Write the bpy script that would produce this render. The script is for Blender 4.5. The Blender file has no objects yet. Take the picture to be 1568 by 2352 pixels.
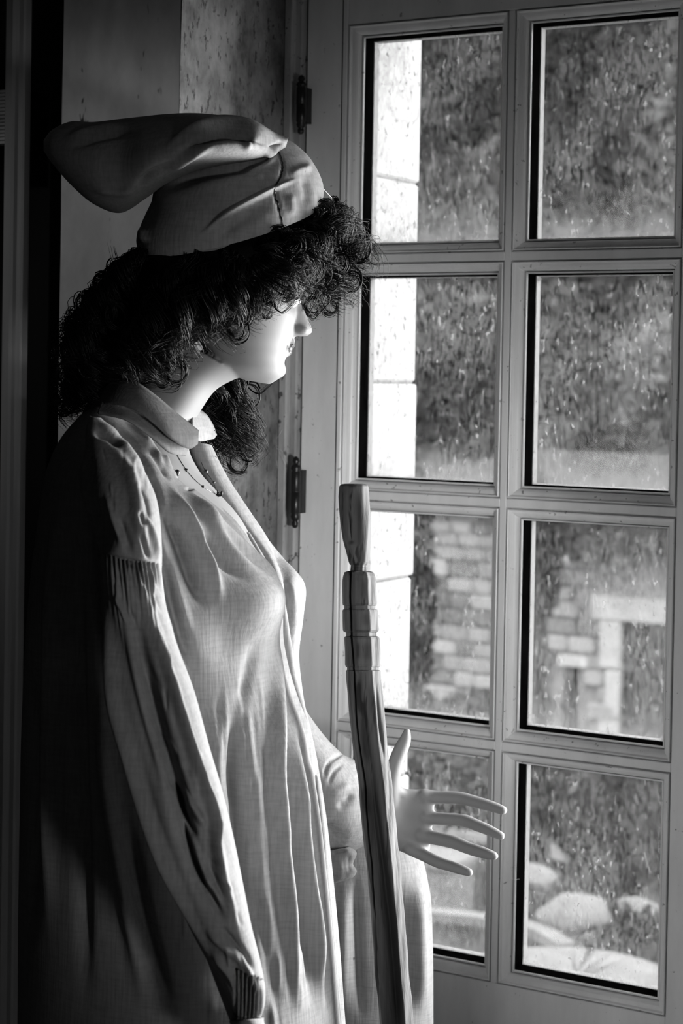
import bpy, math, random
import numpy as np
from mathutils import Vector

S = bpy.context.scene
COL = S.collection
random.seed(7)
RNG = np.random.RandomState(11)

# ------------------------------------------------------------------ camera
# world axes: X along the window wall (to the right), Y outwards through it, Z up; window plane is Y = 0
F_PX, YAW, PITCH, ROLL, PPY = 4298.0, 0.52936, -0.02420, 0.01730, 963.4
CAM = np.array([1.30, -2.75, 1.45])
FW = np.array([-math.sin(YAW) * math.cos(PITCH), math.cos(YAW) * math.cos(PITCH), math.sin(PITCH)])
_rt = np.array([math.cos(YAW), math.sin(YAW), 0.0])
_up = np.cross(_rt, FW)
RT = math.cos(ROLL) * _rt + math.sin(ROLL) * _up
UP = -math.sin(ROLL) * _rt + math.cos(ROLL) * _up


def P(px, py, Z):
    """world point seen at pixel (px, py) at distance Z along the view axis (used once, to lay the room out)"""
    px, py, Z = np.asarray(px, float), np.asarray(py, float), np.asarray(Z, float)
    a = (px - 784.0) / F_PX * Z
    b = -(py - PPY) / F_PX * Z
    return CAM + a[..., None] * RT + b[..., None] * UP + Z[..., None] * FW


def PY(px, py, Y):
    """world point on the vertical plane Y seen at the pixel"""
    d = F_PX * FW + (px - 784.0) * RT - (py - PPY) * UP
    return CAM + d * ((Y - CAM[1]) / d[1])


def PX(px, py, X):
    d = F_PX * FW + (px - 784.0) * RT - (py - PPY) * UP
    return CAM + d * ((X - CAM[0]) / d[0])


def PZ(px, py, z):
    d = F_PX * FW + (px - 784.0) * RT - (py - PPY) * UP
    return CAM + d * ((z - CAM[2]) / d[2])


def pix(p):
    """pixel coordinates of world points (N,3)"""
    q = np.asarray(p) - CAM
    z = q @ FW
    return 784.0 + F_PX * (q @ RT) / z, PPY - F_PX * (q @ UP) / z


cd = bpy.data.cameras.new('camera')
cam = bpy.data.objects.new('camera', cd)
COL.objects.link(cam)
from mathutils import Matrix
cam.matrix_world = Matrix(((RT[0], UP[0], -FW[0], CAM[0]), (RT[1], UP[1], -FW[1], CAM[1]), (RT[2], UP[2], -FW[2], CAM[2]), (0, 0, 0, 1)))
cd.sensor_fit = 'VERTICAL'
cd.sensor_height = 36.0
cd.sensor_width = 24.0
cd.lens = F_PX / 2352.0 * 36.0
cd.shift_y = -(1176.0 - PPY) / 2352.0
cd.clip_start = 0.05
cd.clip_end = 200
cd.dof.use_dof = True
cd.dof.focus_distance = 2.55
cd.dof.aperture_fstop = 6.3
S.camera = cam

# ------------------------------------------------------------------ light
S.view_settings.view_transform = 'Standard'
S.view_settings.look = 'None'
S.view_settings.gamma = 1.0
S.view_settings.use_curve_mapping = False
S.view_settings.exposure = 0.0
S.cycles.use_denoising = True
S.cycles.max_bounces = 8
S.cycles.transparent_max_bounces = 16
S.cycles.sample_clamp_indirect = 4.0

world = bpy.data.worlds.new('overcast_sky')
S.world = world
world.use_nodes = True
bg = world.node_tree.nodes['Background']
bg.inputs[0].default_value = (1, 1, 1, 1)
bg.inputs[1].default_value = 7.0


def area(name, loc, target, sx, sy, power, spread=180, portal=False):
    ld = bpy.data.lights.new(name, 'AREA')
    ld.shape = 'RECTANGLE'
    ld.size, ld.size_y = sx, sy
    ld.energy = power
    ld.spread = math.radians(spread)
    o = bpy.data.objects.new(name, ld)
    COL.objects.link(o)
    o.location = loc
    d = Vector(target) - Vector(loc)
    o.rotation_euler = d.to_track_quat('-Z', 'Y').to_euler()
    if portal:
        ld.cycles.is_portal = True
    return o


# daylight through the open casement just right of the glazed one; the second is an added fill beam from the right, no opening there
area('daylight_open_casement', (0.655, 0.02, 1.00), (0.60, -1.0, 1.00), 0.58, 1.1, 95, 170)
area('added_fill_beam', (2.55, -2.2, 0.95), (-0.30, -0.30, 1.15), 0.4, 0.4, 1.75, 25)
# an added spotlight, without any fixture, brightens the plaster behind the figure
sl = bpy.data.lights.new('wall_fill_spot', 'SPOT')
sl.energy = 9.0
sl.spot_size = math.radians(34)
sl.spot_blend = 1.0
sl.shadow_soft_size = 0.03
so = bpy.data.objects.new('wall_fill_spot', sl)
COL.objects.link(so)
so.location = (-0.80, -1.55, 2.60)
so.rotation_euler = (Vector((-0.53, -0.33, 1.50)) - Vector(so.location)).to_track_quat('-Z', 'Y').to_euler()

# ------------------------------------------------------------------ helpers: nodes and materials


def newmat(name):
    m = bpy.data.materials.new(name)
    m.use_nodes = True
    nt = m.node_tree
    return m, nt, nt.nodes['Principled BSDF']


def nd(nt, t, **kw):
    n = nt.nodes.new(t)
    for k, v in kw.items():
        if k in n.inputs.keys() if isinstance(k, str) else False:
            n.inputs[k].default_value = v
        else:
            setattr(n, k, v)
    return n


def ramp(nt, fac, stops):
    r = nt.nodes.new('ShaderNodeValToRGB')
    e = r.color_ramp.elements
    while len(e) < len(stops):
        e.new(0.5)
    for i, (p, c) in enumerate(stops):
        e[i].position = p
        e[i].color = (c, c, c, 1)
    nt.links.new(fac, r.inputs[0])
    return r.outputs[0]


def mixc(nt, mode, fac, a, b):
    m = nt.nodes.new('ShaderNodeMix')
    m.data_type = 'RGBA'
    m.blend_type = mode
    if hasattr(fac, 'is_output'):
        nt.links.new(fac, m.inputs[0])
    else:
        m.inputs[0].default_value = fac
    for i, v in ((6, a), (7, b)):
        if hasattr(v, 'is_output'):
            nt.links.new(v, m.inputs[i])
        else:
            m.inputs[i].default_value = (v, v, v, 1)
    return m.outputs[2]


def noise(nt, scale, detail=4, rough=0.6, stretch=(1, 1, 1), coord='Object', dist=0.0):
    tc = nt.nodes.new('ShaderNodeTexCoord')
    mp = nt.nodes.new('ShaderNodeMapping')
    mp.inputs['Scale'].default_value = stretch
    nt.links.new(tc.outputs[coord], mp.inputs[0])
    n = nt.nodes.new('ShaderNodeTexNoise')
    n.inputs['Scale'].default_value = scale
    n.inputs['Detail'].default_value = detail
    n.inputs['Roughness'].default_value = rough
    n.inputs['Distortion'].default_value = dist
    nt.links.new(mp.outputs[0], n.inputs['Vector'])
    return n.outputs[0]


def bump(nt, bs, h, strength=0.3, dist=0.002):
    b = nt.nodes.new('ShaderNodeBump')
    b.inputs['Strength'].default_value = strength
    b.inputs['Distance'].default_value = dist
    nt.links.new(h, b.inputs['Height'])
    nt.links.new(b.outputs[0], bs.inputs['Normal'])


def mat(name, base, rough=0.7, scale=20.0, var=0.25, stretch=(1, 1, 1), bmp=0.2, bdist=0.002, spots=0.0, spot_scale=60.0, spot_val=0.2,
        spec=0.3, stain=False, metal=0.0, islands=0.0, spot_stretch=(1, 1, 1)):
    m, nt, bs = newmat(name)
    n = noise(nt, scale, 5, 0.65, stretch)
    c = ramp(nt, n, [(0.3, base * (1 - var)), (0.7, min(1, base * (1 + var)))])
    if spots > 0:
        n2 = noise(nt, spot_scale, 3, 0.7, spot_stretch)
        k = ramp(nt, n2, [(0.68 - spots * 0.3, 0.0), (0.72 - spots * 0.3, 1.0)])
        c = mixc(nt, 'MIX', k, c, base * spot_val)
    if islands > 0:
        g = nt.nodes.new('ShaderNodeNewGeometry')
        k = ramp(nt, g.outputs['Random Per Island'], [(0, 1 - islands), (1, 1 + islands)])
        c = mixc(nt, 'MULTIPLY', 1.0, c, k)
    if stain:
        a = nt.nodes.new('ShaderNodeAttribute')
        a.attribute_name = 'stain'
        c = mixc(nt, 'MIX', a.outputs['Fac'], c, 0.004)
    nt.links.new(c, bs.inputs['Base Color'])
    bs.inputs['Roughness'].default_value = rough
    bs.inputs['Specular IOR Level'].default_value = spec
    bs.inputs['Metallic'].default_value = metal
    if bmp > 0:
        bump(nt, bs, n, bmp, bdist)
    return m


# ------------------------------------------------------------------ helpers: geometry


def mesh(name, v, f, m=None, smooth=False, parent=None, loc=None, attr=None):
    """one mesh object; v in world coordinates, moved so that the origin is loc (or the parent's place)"""
    v = np.asarray(v, float).reshape(-1, 3)
    org = np.array(loc if loc is not None else (parent_world(parent) if parent else (0, 0, 0)), float)
    me = bpy.data.meshes.new(name)
    if isinstance(f, np.ndarray) and f.ndim == 2:
        nf, k = f.shape
        me.vertices.add(len(v))
        me.vertices.foreach_set('co', (v - org).astype(np.float32).ravel())
        me.loops.add(nf * k)
        me.loops.foreach_set('vertex_index', f.astype(np.int32).ravel())
        me.polygons.add(nf)
        me.polygons.foreach_set('loop_start', np.arange(nf, dtype=np.int32) * k)
        me.update(calc_edges=True)
    else:
        me.from_pydata((v - org).tolist(), [], [list(map(int, q)) for q in f])
    if smooth:
        me.polygons.foreach_set('use_smooth', np.ones(len(me.polygons), dtype=bool))
    if attr is not None:
        for k, a in attr.items():
            at = me.attributes.new(k, 'FLOAT', 'POINT')
            at.data.foreach_set('value', np.asarray(a, np.float32))
    me.validate()
    me.update()
    o = bpy.data.objects.new(name, me)
    COL.objects.link(o)
    if m:
        me.materials.append(m)
    if parent:
        o.parent = parent
        o.location = Vector(org - parent_world(parent))
    else:
        o.location = Vector(org)
    return o


def parent_world(p):
    v = Vector((0, 0, 0))
    while p:
        v = v + p.location
        p = p.parent
    return np.array(v)


def thing(name, label, cat, loc, group=None):
    o = bpy.data.objects.new(name, None)
    o.empty_display_size = 0.1
    COL.objects.link(o)
    o.location = loc
    tag(o, label, cat, group)
    return o


def tag(o, label=None, cat=None, group=None, kind=None):
    if label:
        o['label'] = label
    if cat:
        o['category'] = cat
    if group:
        o['group'] = group
    if kind:
        o['kind'] = kind
    return o


def struct(o, label=None):
    o['kind'] = 'structure'
    if label:
        o['label'] = label
    return o


class MB:
    """collects pieces that become ONE mesh"""

    def __init__(s):
        s.v, s.f = [], []

    def add(s, v, f):
        n = len(s.v)
        s.v += [tuple(q) for q in v]
        s.f += [tuple(i + n for i in q) for q in f]
        return s

    def box(s, x0, x1, y0, y1, z0, z1, bev=0.0):
        if bev <= 0:
            v = [(x, y, z) for z in (z0, z1) for x, y in ((x0, y0), (x1, y0), (x1, y1), (x0, y1))]
            f = [(3, 2, 1, 0), (4, 5, 6, 7), (0, 1, 5, 4), (1, 2, 6, 5), (2, 3, 7, 6), (3, 0, 4, 7)]
            return s.add(v, f)
        b = bev
        # chamfered box: 24 vertices
        v, idx = [], {}
        for ix, x in ((0, x0), (1, x1)):
            for iy, y in ((0, y0), (1, y1)):
                for iz, z in ((0, z0), (1, z1)):
                    sx, sy, sz = (1 - 2 * ix) * b, (1 - 2 * iy) * b, (1 - 2 * iz) * b
                    for ax, q in enumerate(((x, y + sy, z + sz), (x + sx, y, z + sz), (x + sx, y + sy, z))):
                        idx[(ix, iy, iz, ax)] = len(v)
                        v.append(q)
        f = []
        for ax in range(3):
            o1, o2 = [k for k in range(3) if k != ax]
            for s0 in (0, 1):
                q = []
                for a1, a2 in ((0, 0), (1, 0), (1, 1), (0, 1)):
                    k = [0, 0, 0]
                    k[ax], k[o1], k[o2] = s0, a1, a2
                    q.append(idx[(k[0], k[1], k[2], ax)])
                flip = (s0 == 0) != (ax == 1)
                f.append(tuple(q[::-1] if flip else q))
        for ax in range(3):
            o1, o2 = [k for k in range(3) if k != ax]
            for a1 in (0, 1):
                for a2 in (0, 1):
                    k0, k1 = [0, 0, 0], [0, 0, 0]
                    k1[ax] = 1
                    for kk in (k0, k1):
                        kk[o1], kk[o2] = a1, a2
                    q = [idx[(*k0, o1)], idx[(*k1, o1)], idx[(*k1, o2)], idx[(*k0, o2)]]
                    f.append(tuple(q))
        for ix in (0, 1):
            for iy in (0, 1):
                for iz in (0, 1):
                    f.append(tuple(idx[(ix, iy, iz, a)] for a in range(3)))
        return s.add(v, f)

    def build(s, name, m, parent=None, loc=None, smooth=False):
        o = mesh(name, s.v, s.f, m, smooth, parent, loc)
        fix_normals(o)
        return o


def fix_normals(o):
    import bmesh
    bm = bmesh.new()
    bm.from_mesh(o.data)
    bmesh.ops.recalc_face_normals(bm, faces=bm.faces)
    bm.to_mesh(o.data)
    bm.free()


def box(name, m, x0, x1, y0, y1, z0, z1, parent=None, bev=0.0, loc=None):
    return MB().box(x0, x1, y0, y1, z0, z1, bev).build(name, m, parent, loc)


def catmull(pts, n):
    """smooth resampling of an (m, d) array of control rows to n rows"""
    p = np.asarray(pts, float)
    m = len(p)
    t = np.linspace(0, m - 1, n)
    i = np.clip(t.astype(int), 0, m - 2)
    u = (t - i)[:, None]
    p0, p1, p2, p3 = p[np.maximum(i - 1, 0)], p[i], p[i + 1], p[np.minimum(i + 2, m - 1)]
    return 0.5 * (2 * p1 + (p2 - p0) * u + (2 * p0 - 5 * p1 + 4 * p2 - p3) * u ** 2 + (3 * p1 - p0 - 3 * p2 + p3) * u ** 3)


def grid_faces(nv, nu, closed_u=True, closed_v=False):
    iu = np.arange(nu if closed_u else nu - 1)
    iv = np.arange(nv if closed_v else nv - 1)
    a, b = np.meshgrid(iv, iu, indexing='ij')
    a2, b2 = (a + 1) % nv, (b + 1) % nu
    return np.stack([a * nu + b, a * nu + b2, a2 * nu + b2, a2 * nu + b], -1).reshape(-1, 4)


def seg_dist(x, y, path):
    """distance of points to a polyline, and the fraction along it, and signed side"""
    pth = np.asarray(path, float)
    best = np.full(x.shape, 1e9)
    frac = np.zeros(x.shape)
    side = np.zeros(x.shape)
    ln = np.r_[0, np.cumsum(np.hypot(*np.diff(pth, axis=0).T))]
    for i in range(len(pth) - 1):
        ax, ay = pth[i]
        bx, by = pth[i + 1]
        dx, dy = bx - ax, by - ay
        l2 = dx * dx + dy * dy + 1e-9
        t = np.clip(((x - ax) * dx + (y - ay) * dy) / l2, 0, 1)
        d = np.hypot(x - ax - t * dx, y - ay - t * dy)
        k = d < best
        best = np.where(k, d, best)
        frac = np.where(k, (ln[i] + t * (ln[i + 1] - ln[i])) / ln[-1], frac)
        side = np.where(k, np.sign((x - ax) * dy - (y - ay) * dx), side)
    return best, frac, side


def strokes_disp(x, y, strokes):
    """sum of fold strokes: (path, width_px, height_m, kind) -> displacement"""
    d = np.zeros(x.shape)
    for st in strokes:
        path, w, amp = st[0], st[1], st[2] * 1.0
        kind = st[3] if len(st) > 3 else 'g'
        if kind == 'blob':
            (cx, cy), (rx, ry) = path, w
            r2 = ((x - cx) / rx) ** 2 + ((y - cy) / ry) ** 2
            d += amp * np.exp(-r2)
            continue
        pp = catmull(path, max(len(path) * 4, 8)) if len(path) > 2 else np.asarray(path, float)
        dist, fr, side = seg_dist(x, y, pp)
        tap = np.clip(np.minimum(fr, 1 - fr) * 3, 0, 1)
        tap = tap * tap * (3 - 2 * tap)
        if kind == 'n':
            tap = 1.0
        elif kind == 't':
            tap = np.clip((1 - fr) * 1.3, 0, 1)
        if kind in ('g', 'n', 't'):
            d += amp * tap * np.exp(-(dist / w) ** 2)
        elif kind == 'c':
            d += amp * tap * np.exp(-dist / w)
        elif kind == 's':      # a lap: sharp drop on the right-hand side of the path, easing away on the left
            d += amp * tap * np.where(side > 0, np.exp(-(dist / (w * 0.25)) ** 2) , np.exp(-(dist / w) ** 2))
    return d


def loft(rows, nu, nv, strokes=(), two_pi=True, nz=0.0, far_fold=None, pw=2.0, stain=None):
    """closed tube around the silhouette rows (Lx,Ly,Rx,Ry,Z,half_depth,near_sag); returns verts, faces, stain"""
    r = catmull(rows, nv)
    ph = np.linspace(0, 2 * math.pi, nu, endpoint=False)
    c, s = np.cos(ph), np.sin(ph)
    ce = np.sign(c) * np.abs(c) ** (2 / pw)
    se = np.sign(s) * np.abs(s) ** (2 / pw)
    px = (r[:, 0] + r[:, 2])[:, None] / 2 + (r[:, 2] - r[:, 0])[:, None] / 2 * ce
    py = (r[:, 1] + r[:, 3])[:, None] / 2 + (r[:, 3] - r[:, 1])[:, None] / 2 * ce + r[:, 6][:, None] * se
    Z = r[:, 4][:, None] - r[:, 5][:, None] * se
    V = P(px, py, Z)
    # outward normals
    du = np.roll(V, -1, 1) - np.roll(V, 1, 1)
    dv = np.gradient(V, axis=0)
    N = np.cross(du, dv)
    N /= np.linalg.norm(N, axis=-1, keepdims=True) + 1e-12
    ctr = V.mean(1, keepdims=True)
    sg = np.sign(((V - ctr) * N).sum(-1).mean())
    N *= sg
    near = np.clip((s + 0.25) / 0.5, 0, 1)[None, :]
    disp = strokes_disp(px, py, strokes) * near if len(strokes) else np.zeros(px.shape)
    if far_fold is not None:
        disp = disp + far_fold(ph[None, :], np.linspace(0, 1, nv)[:, None]) * np.ones_like(disp)
    V = V + N * disp[..., None]
    st = None
    if stain is not None:
        st = np.clip(strokes_disp(px, py, stain) * near, 0, 1).ravel()
    f = grid_faces(nv, nu)
    return V.reshape(-1, 3), f, st


def capped(V, f, nu, nv):
    """close both ends of a loft with a fan"""
    a, b = V[:nu].mean(0), V[-nu:].mean(0)
    n = len(V)
    V = np.vstack([V, a, b])
    i = np.arange(nu)
    j = (i + 1) % nu
    e1 = np.stack([i, np.full(nu, n), np.full(nu, n), j], -1)
    ff = [tuple(q) for q in f] + [(int(q), int(w), n) for q, w in zip(j, i)] + [((nv - 1) * nu + int(q), (nv - 1) * nu + int(w), n + 1) for q, w in zip(i, j)]
    return V, ff


def tube(path, rad, k=6, close=True):
    """tube along a world polyline with radii"""
    p = np.asarray(path, float)
    rad = np.broadcast_to(np.asarray(rad, float), (len(p),))
    t = np.gradient(p, axis=0)
    t /= np.linalg.norm(t, axis=1, keepdims=True) + 1e-12
    a = np.array([0, 0, 1.0]) if abs(t[0][2]) < 0.9 else np.array([1.0, 0, 0])
    V = []
    u = np.cross(t[0], a)
    u /= np.linalg.norm(u)
    for i in range(len(p)):
        u = u - t[i] * (u @ t[i])
        u /= np.linalg.norm(u) + 1e-12
        w = np.cross(t[i], u)
        ang = np.linspace(0, 2 * math.pi, k, endpoint=False)
        V.append(p[i] + rad[i] * (np.cos(ang)[:, None] * u + np.sin(ang)[:, None] * w))
    V = np.vstack(V)
    f = [tuple(q) for q in grid_faces(len(p), k)]
    if close:
        n = len(V)
        V = np.vstack([V, p[0], p[-1]])
        f += [((j + 1) % k, j, n) for j in range(k)]
        f += [((len(p) - 1) * k + j, (len(p) - 1) * k + (j + 1) % k, n + 1) for j in range(k)]
    return V, f


def ellipsoid(c, r, nu=16, nv=10, axes=None):
    c = np.asarray(c, float)
    A = np.eye(3) if axes is None else np.asarray(axes, float)
    v = [c + A.T @ np.array([0, 0, r[2]])]
    for i in range(1, nv):
        th = math.pi * i / nv
        for j in range(nu):
            p = 2 * math.pi * j / nu
            v.append(c + A.T @ np.array([r[0] * math.sin(th) * math.cos(p), r[1] * math.sin(th) * math.sin(p), r[2] * math.cos(th)]))
    v.append(c - A.T @ np.array([0, 0, r[2]]))
    f = [(0, 1 + j, 1 + (j + 1) % nu) for j in range(nu)]
    for i in range(nv - 2):
        for j in range(nu):
            a = 1 + i * nu + j
            b = 1 + i * nu + (j + 1) % nu
            f.append((a, a + nu, b + nu, b))
    n = len(v) - 1
    o = 1 + (nv - 2) * nu
    f += [(n, o + (j + 1) % nu, o + j) for j in range(nu)]
    return np.array(v), f


# ------------------------------------------------------------------ materials
M_PAINT = mat('white_paint_wood', 0.80, 0.34, 14, 0.10, (1, 1, 0.25), 0.10, 0.001, 0.06, 70, 0.35, 0.5)
M_GASKET = mat('black_rebate', 0.006, 1.0, 60, 0.6, (1, 1, 0.3), 0.1, spec=0.0)
M_LIP = mat('outer_putty', 0.4, 0.7, 30, 0.1)
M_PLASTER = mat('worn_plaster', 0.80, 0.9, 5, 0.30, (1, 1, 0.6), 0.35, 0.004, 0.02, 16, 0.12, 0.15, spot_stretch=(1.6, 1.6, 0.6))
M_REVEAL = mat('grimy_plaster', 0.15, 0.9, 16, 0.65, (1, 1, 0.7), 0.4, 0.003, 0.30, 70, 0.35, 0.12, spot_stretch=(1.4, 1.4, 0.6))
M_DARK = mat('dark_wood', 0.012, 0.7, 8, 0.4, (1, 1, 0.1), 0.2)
M_ROOM = mat('dim_plaster', 0.03, 0.95, 6, 0.2)
M_TRIM = mat('grey_paint_wood', 0.42, 0.6, 12, 0.25, (1, 1, 0.08), 0.15)
M_STONE = mat('pale_limestone', 0.62, 0.95, 18, 0.10, (1, 1, 1), 0.3, 0.004, 0.10, 55, 0.45, 0.1)
M_SLAB = mat('grey_limestone', 0.16, 0.95, 7, 0.25, (1, 1, 1), 0.3, 0.01, 0.10, 25, 0.5, 0.1)
M_IRON = mat('black_iron', 0.02, 0.32, 60, 0.4, bmp=0.3, spec=0.6, metal=0.6)
M_FLOOR = mat('dark_floor', 0.05, 0.8, 10, 0.3)


def glass():
    m, nt, bs = newmat('dusty_window_glass')
    nt.nodes.remove(bs)
    out = nt.nodes['Material Output']
    tr = nt.nodes.new('ShaderNodeBsdfTransparent')
    tr.inputs[0].default_value = (0.93, 0.93, 0.93, 1)
    gl = nt.nodes.new('ShaderNodeBsdfGlossy')
    gl.inputs['Roughness'].default_value = 0.03
    fr = nt.nodes.new('ShaderNodeFresnel')
    fr.inputs[0].default_value = 1.45
    m1 = nt.nodes.new('ShaderNodeMixShader')
    nt.links.new(fr.outputs[0], m1.inputs[0])
    nt.links.new(tr.outputs[0], m1.inputs[1])
    nt.links.new(gl.outputs[0], m1.inputs[2])
    # dust film (streaked by rain) and small splashes: they scatter the daylight behind them
    dust = nt.nodes.new('ShaderNodeBsdfTranslucent')
    dust.inputs[0].default_value = (0.40, 0.40, 0.40, 1)
    n1 = ramp(nt, noise(nt, 140, 5, 0.75, (1, 1, 0.45)), [(0.40, 0.03), (0.70, 0.42)])
    n2 = ramp(nt, noise(nt, 120, 3, 0.6, (1, 1, 0.55)), [(0.60, 0.0), (0.70, 0.9)])
    n3 = ramp(nt, noise(nt, 9, 3, 0.6), [(0.38, 0.25), (0.66, 1.0)])
    k = mixc(nt, 'MULTIPLY', 1.0, mixc(nt, 'ADD', 1.0, n1, n2), n3)
    tc = nt.nodes.new('ShaderNodeTexCoord')
    sx = nt.nodes.new('ShaderNodeSeparateXYZ')
    nt.links.new(tc.outputs['Generated'], sx.inputs[0])
    sill = ramp(nt, sx.outputs[2], [(0.0, 0.6), (0.03, 0.3), (0.12, 0.08), (0.25, 0.0)])      # grime gathers along the lower edge of each pane
    k = mixc(nt, 'ADD', 1.0, k, mixc(nt, 'MULTIPLY', 1.0, sill, ramp(nt, noise(nt, 30, 4, 0.7), [(0.3, 0.2), (0.7, 1.0)])))
    m2 = nt.nodes.new('ShaderNodeMixShader')
    nt.links.new(k, m2.inputs[0])
    nt.links.new(m1.outputs[0], m2.inputs[1])
    nt.links.new(dust.outputs[0], m2.inputs[2])
    nt.links.new(m2.outputs[0], out.inputs[0])
    return m


M_GLASS = glass()

# ------------------------------------------------------------------ the room shell
Xs = lambda px, py, Y=0.0: PY(px, py, Y)[0]
Zs = lambda px, py, Y=0.0: PY(px, py, Y)[2]
XL = Xs(694, 835)            # casement left edge
XF = Xs(657, 835)            # left edge of the fixed frame = plane of the reveal
RV = -0.33                   # room face of the wall
ZT, ZB = Zs(1160, 22) + 0.075, Zs(1150, 2261) - 0.16
XR = Xs(1562, 835) + 0.066   # casement right edge
XO = XR + 0.62               # far side of the open second casement
X_END = Xs(141, 400, RV)     # where the plaster of the left wall stops

struct(box('floor', M_FLOOR, -3.2, 3.2, -4.6, 0.5, -0.08, 0.0))
struct(box('ceiling', M_ROOM, -3.2, 3.2, -4.6, 0.5, 2.75, 2.83))
struct(box('wall_back', M_ROOM, -3.2, 3.2, -4.7, -4.6, 0, 2.75))
struct(box('wall_right', M_ROOM, 3.2, 3.3, -4.6, 0.5, 0, 2.75))
struct(box('wall_far_left', M_ROOM, -3.3, -3.2, -4.6, 0.5, 0, 2.75))


def patch(name, m, fn, nu, nv, amp, seed, label=None):
    """slightly uneven plaster face; fn(u, v) -> point, displaced along its normal"""
    r = np.random.RandomState(seed)
    u, v = np.meshgrid(np.linspace(0, 1, nu), np.linspace(0, 1, nv))
    h = np.zeros_like(u)
    for k in range(26):
        a, b = r.uniform(1, 14), r.uniform(1, 20)
        h += np.sin(a * u * 3 + r.uniform(0, 6)) * np.sin(b * v * 3 + r.uniform(0, 6)) / (2 + 0.3 * (a + b))
    p, n = fn(u, v)
    p = p + n * (h * amp)[..., None]
    return mesh(name, p.reshape(-1, 3), grid_faces(nv, nu, False), m, True)


def wl(u, v):
    X = X_END + (XF - X_END) * u
    return np.stack([X, np.full_like(u, RV), 2.75 * v], -1), np.array([0, -1.0, 0])


def rvl(u, v):
    Y = RV + (0.0 - RV) * u
    return np.stack([np.full_like(u, XF), Y, 2.75 * v], -1), np.array([1.0, 0, 0])


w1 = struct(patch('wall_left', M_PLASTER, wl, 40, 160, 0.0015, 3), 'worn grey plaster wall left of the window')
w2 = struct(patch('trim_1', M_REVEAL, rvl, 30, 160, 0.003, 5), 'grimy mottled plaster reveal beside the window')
struct(box('wall_core', M_ROOM, X_END, XF - 0.006, RV + 0.012, 0.06, 0, 2.75))
struct(box('wall_above', M_ROOM, XF, 3.2, RV, 0.06, ZT + 0.03, 2.75))
struct(box('wall_below', M_ROOM, XF, 3.2, RV + 0.2, 0.06, 0, ZB - 0.02))
struct(box('wall_beyond', M_ROOM, XO + 0.06, 3.2, RV, 0.06, ZB - 0.02, ZT + 0.03))
# left of the plaster: a dark recess closed by a dark door, a grey post, a slatted vent
XP0, XP1 = Xs(60, 400, RV), Xs(24, 400, RV)
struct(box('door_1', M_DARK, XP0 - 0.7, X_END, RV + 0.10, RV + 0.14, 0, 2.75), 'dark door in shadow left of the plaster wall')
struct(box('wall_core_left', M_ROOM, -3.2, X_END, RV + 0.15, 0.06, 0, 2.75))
tp = MB().box(XP1, XP0 - 0.012, RV - 0.02, RV + 0.012, 0, 2.75, 0.004).box(XP1 + 0.004, XP0, RV - 0.008, RV + 0.012, 0, 2.75, 0.003)
struct(tp.build('trim_2', M_TRIM), 'grey painted door post at the left edge')
vx0, vx1 = Xs(-45, 260, RV), Xs(22, 260, RV)
vz1, vz0 = Zs(12, 205, RV), Zs(12, 331, RV)
vent = thing('slatted_vent', 'small pale slatted vent panel beside the grey door post', 'vent', ((vx0 + vx1) / 2, RV + 0.02, vz0))
M_VENT = mat('dusty_slats', 0.75, 0.7, 30, 0.3, (0.2, 1, 1), 0.1)
box('back', M_DARK, vx0, vx1, RV + 0.02, RV + 0.10, vz0, vz1, vent)
ns = 15
for k in range(ns):
    z = vz0 + (k + 0.5) * (vz1 - vz0) / ns
    h = (vz1 - vz0) / ns * 0.40
    box('slat', M_VENT, vx0, vx1 - 0.003 * (k % 3), RV + 0.0, RV + 0.022, z - h, z + h, vent, 0.0008)

# ------------------------------------------------------------------ the glazed casement
win = bpy.data.objects.new('window_1', None)
COL.objects.link(win)
win.location = (XL, 0, ZB)
struct(win, 'white painted wooden casement with eight small panes')
win['category'] = 'window'
cols = [(Xs(787, 835), Xs(1156, 700)), (Xs(1171, 700), Xs(1560, 835))]
zc = [Zs(1172, 23), Zs(1172, 588), Zs(1172, 1156), Zs(1172, 1717), Zs(1150, 2261)]
hb = 0.0072
rows = []
for i in range(4):
    rows.append((zc[i + 1] + (hb if i < 3 else 0), zc[i] - (hb if i > 0 else 0)))
DEP = 0.066


def bar(name, x0, x1, z0, z1):
    return box(name, M_PAINT, x0, x1, 0.0, DEP, z0, z1, win, 0.0012)


bar('stile', XL, cols[0][0], ZB, ZT)
bar('stile', cols[1][1], XR, ZB, ZT)
bar('top_rail', cols[0][0], cols[1][1], rows[0][1], ZT)
bar('bottom_rail', cols[0][0], cols[1][1], ZB, rows[3][0])
bar('muntin', cols[0][1], cols[1][0], rows[3][0], rows[0][1])
for i in range(3):
    for c in cols:
        bar('glazing_bar', c[0], c[1], rows[i + 1][1], rows[i][0])


def ring(x0, x1, z0, z1, prof, mb=None):
    """mitred moulding: prof = [(inset, depth), ...] swept round the inside of a rectangle"""
    mb = mb or MB()
    v = []
    for o, y in prof:
        v += [(x0 + o, y, z0 + o), (x1 - o, y, z0 + o), (x1 - o, y, z1 - o), (x0 + o, y, z1 - o)]
    f = []
    for i in range(len(prof) - 1):
        for j in range(4):
            k = (j + 1) % 4
            f.append((i * 4 + j, i * 4 + k, (i + 1) * 4 + k, (i + 1) * 4 + j))
    return mb.add(v, f)


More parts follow.
